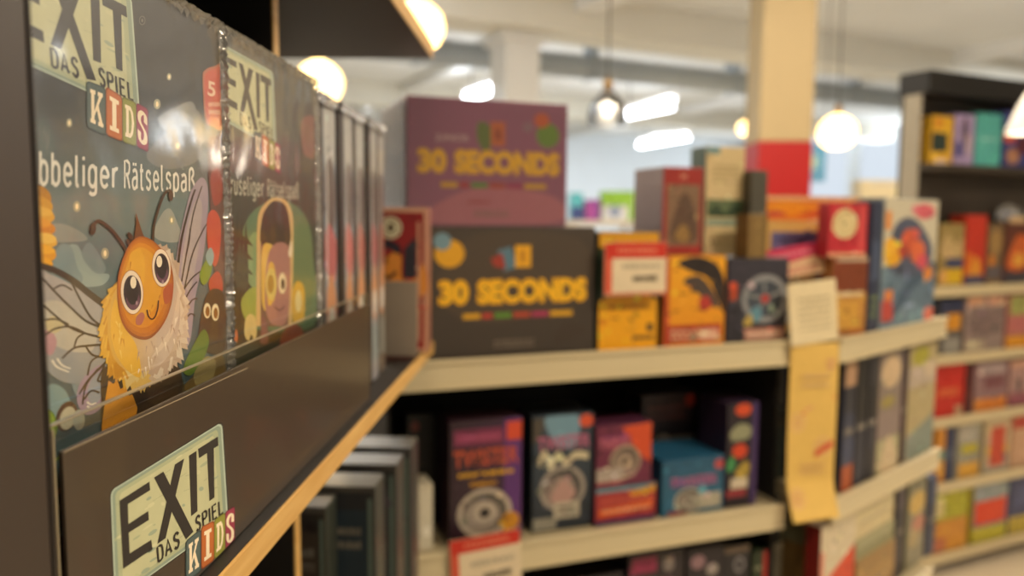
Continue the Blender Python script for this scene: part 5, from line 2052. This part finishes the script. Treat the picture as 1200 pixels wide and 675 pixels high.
row([('green over orange toy box on the bottom shelf', 1093, 1134, 572, '#a8902c', sp((0, .55, 1, 1, '#a8a42a'), (.05, .6, .3, .9, '#cfc08a'), (0, .22, 1, .5, '#c98a34'), (0, 0, .4, .24, '#b86a4a'), (.4, 0, 1, .22, '#cf8f30'), base='#b08a34')),
     ('toy box with a bright red panel over yellow on the bottom shelf', 1140, 1181, 558, '#b0a034', sp((.05, .3, .95, .70, '#d8401c'), (0, .70, 1, 1, '#8a9496'), (0, 0, 1, .26, '#b5ab2c'), (.1, .12, .12, .12, '#dcc89a'), base='#6a6c8a')),
     ('dark blue toy box beside the red panelled one', 1183, 1212, 556, '#3a3f66', sp((.2, .5, .8, .8, '#4f5680'), (0, 0, 1, .3, '#b5a03a'), base='#3c4268'))], LV[5])
# pale bag of small blue figures lying on the boxes
lastb = [o for o in D.objects if o.get('label', '').startswith('dark orange toy box at the right picture edge')][0]
bg_ = tag(empty('toy_bag', lastb.location + F3.b * .045 - F3.d * .01 + Vector((0, 0, lastb['h'] + .001)), F3.rz), 'pale bag of small blue toys lying on top of the orange boxes', 'toy bag')
rnd = random.Random(21)
bm = bmesh.new()
bmesh.ops.create_icosphere(bm, subdivisions=4, radius=1)
for v in bm.verts:
    n = 1 + .22 * mnoise.noise(v.co * 2.4) + .08 * mnoise.noise(v.co * 6)
    v.co = Vector((v.co.x * n * .062, v.co.y * n * .034, max(-.030, v.co.z * n * .042) + .030))
from_bm('bag_film', bm, film('pale_bag', (.9, .92, .96), .06, .5, .2, .4, 40, milk=.25), bg_, smooth=True)
for i_ in range(7):
    bm = bmesh.new()
    c_ = Vector((rnd.uniform(-.036, .036), rnd.uniform(-.012, .012), .016 + .018 * (i_ % 2)))
    bmesh.ops.create_icosphere(bm, subdivisions=2, radius=1)
    for v in bm.verts:
        v.co = Vector((v.co.x * .011, v.co.y * .011, v.co.z * .012 * (1 + .3 * v.co.x))) + c_
    from_bm('toy_figure', bm, mat('blue_toy_plastic' if i_ % 3 else 'white_toy_plastic', '#6478b0' if i_ % 3 else '#d8d4d0', .4), bg_, smooth=True)
bm = bm_box(-.05, -.037, 0, .05, -.0355, .024, .0005)
from_bm('paper_label', bm, mat('tan_bag_label', '#d2b186', .6), bg_)

# ================================================================== far displays
def far_table(label, px0, px1, ytop, Y, items, dep=.5):
    a, b = at_depth(px0, ytop, Y), at_depth(px1, ytop, Y)
    zt = a.z
    fr = Frame(a.x, a.y, 1, .1)
    w = (b - a).length
    root = tag(empty('display_table', fr.pt(w / 2, 0, 0), fr.rz), label, 'display table')
    mt = mat('pale_table', '#c9bfae', .6)
    from_bm('table_top', bm_box(-w / 2, 0, zt - .04, w / 2, dep, zt, .006), mt, root)
    for sx in (-1, 1):
        for yy in (.03, dep - .07):
            from_bm('leg', bm_box(sx * (w / 2 - .04) - .02, yy, 0, sx * (w / 2 - .04) + .02, yy + .04, zt - .0405, .003), mt, root)
    for lab, x0, x1, yt, c, art in items:
        put(lab, fr, x0, x1, yt, zt + .0004, .05, .15, c, art, gap=.01, cat='toy box', name='toy_box')


far_table('far pale display table seen between purple and red boxes', 664, 752, 258, 6.0,
          [('far cyan toy box left on the distant table', 668, 684, 226, '#58b8c8', lambda A: A.rect(0, 0, 1, .5, '#3a4a86')),
           ('far violet toy box between the cyan and green ones', 685, 704, 234, '#8a4a9a', lambda A: A.rect(.1, 0, .6, .8, '#a84a9c')),
           ('far bright green toy box on the distant table', 705, 744, 224, '#86b83a', lambda A: A.rect(0, 0, .8, .5, '#d8dce0').ell(.4, .3, .2, .2, '#8a98b8'))])
far_table('far pale display table below the right window', 1002, 1080, 238, 6.4,
          [('far cream carton below the window', 1008, 1076, 211, '#d2c29c', lambda A: A.scribble(.15, .78, .8, .9, '#a8a8b8', 1, 3))])
# blue poster beside the column
p = at_depth(953, 190, 5.6)
ps = tag(empty('hanging_sign', (p.x, p.y, p.z), -.15), 'blue sign with a pale star hanging right of the red column base', 'sign')
sw, shh = 25 * 6.2 / F, 40 * 6.2 / F
from_bm('sign_board', bm_box(-sw / 2, 0, -shh / 2, sw / 2, .01, shh / 2, .002), mat('blue_sign', '#3f86b4', .5), ps)
A = Art()
for k in range(4):
    a = k * PI / 4
    A.line([(-.045 * math.cos(a), -.06 * math.sin(a)), (.045 * math.cos(a), .06 * math.sin(a))], .012, '#9ab8a8', smooth=0)
A.build('star_print', PAPER, ps)
for sx in (-1, 1):
    from_bm('hanging_wire', bm_tube((sx * sw * .4, .005, shh / 2 - .002), (sx * sw * .4, .005, CEIL - p.z - .0005), .002, 6), M_cord, ps)

# ================================================================== camera and view
cam = D.cameras.new('camera')
cam.sensor_width = 36
cam.lens = F / 1200 * 36
cam.clip_start = .01
cam.dof.use_dof = True
cam.dof.focus_distance = .355
cam.dof.aperture_fstop = 5.2
co = D.objects.new('camera', cam)
COL.objects.link(co)
co.matrix_world = Matrix(((RIGHT.x, UP.x, -FWD.x, CPOS.x), (RIGHT.y, UP.y, -FWD.y, CPOS.y), (RIGHT.z, UP.z, -FWD.z, CPOS.z), (0, 0, 0, 1)))
S.camera = co
S.view_settings.view_transform = 'Standard'
S.view_settings.look = 'None'
S.view_settings.exposure = 0.4
S.view_settings.gamma = 1.0
S.view_settings.use_curve_mapping = False
S.cycles.use_denoising = True
S.cycles.max_bounces = 8
S.cycles.transparent_max_bounces = 16
S.cycles.sample_clamp_indirect = 6
S.cycles.caustics_reflective = False
S.cycles.caustics_refractive = False
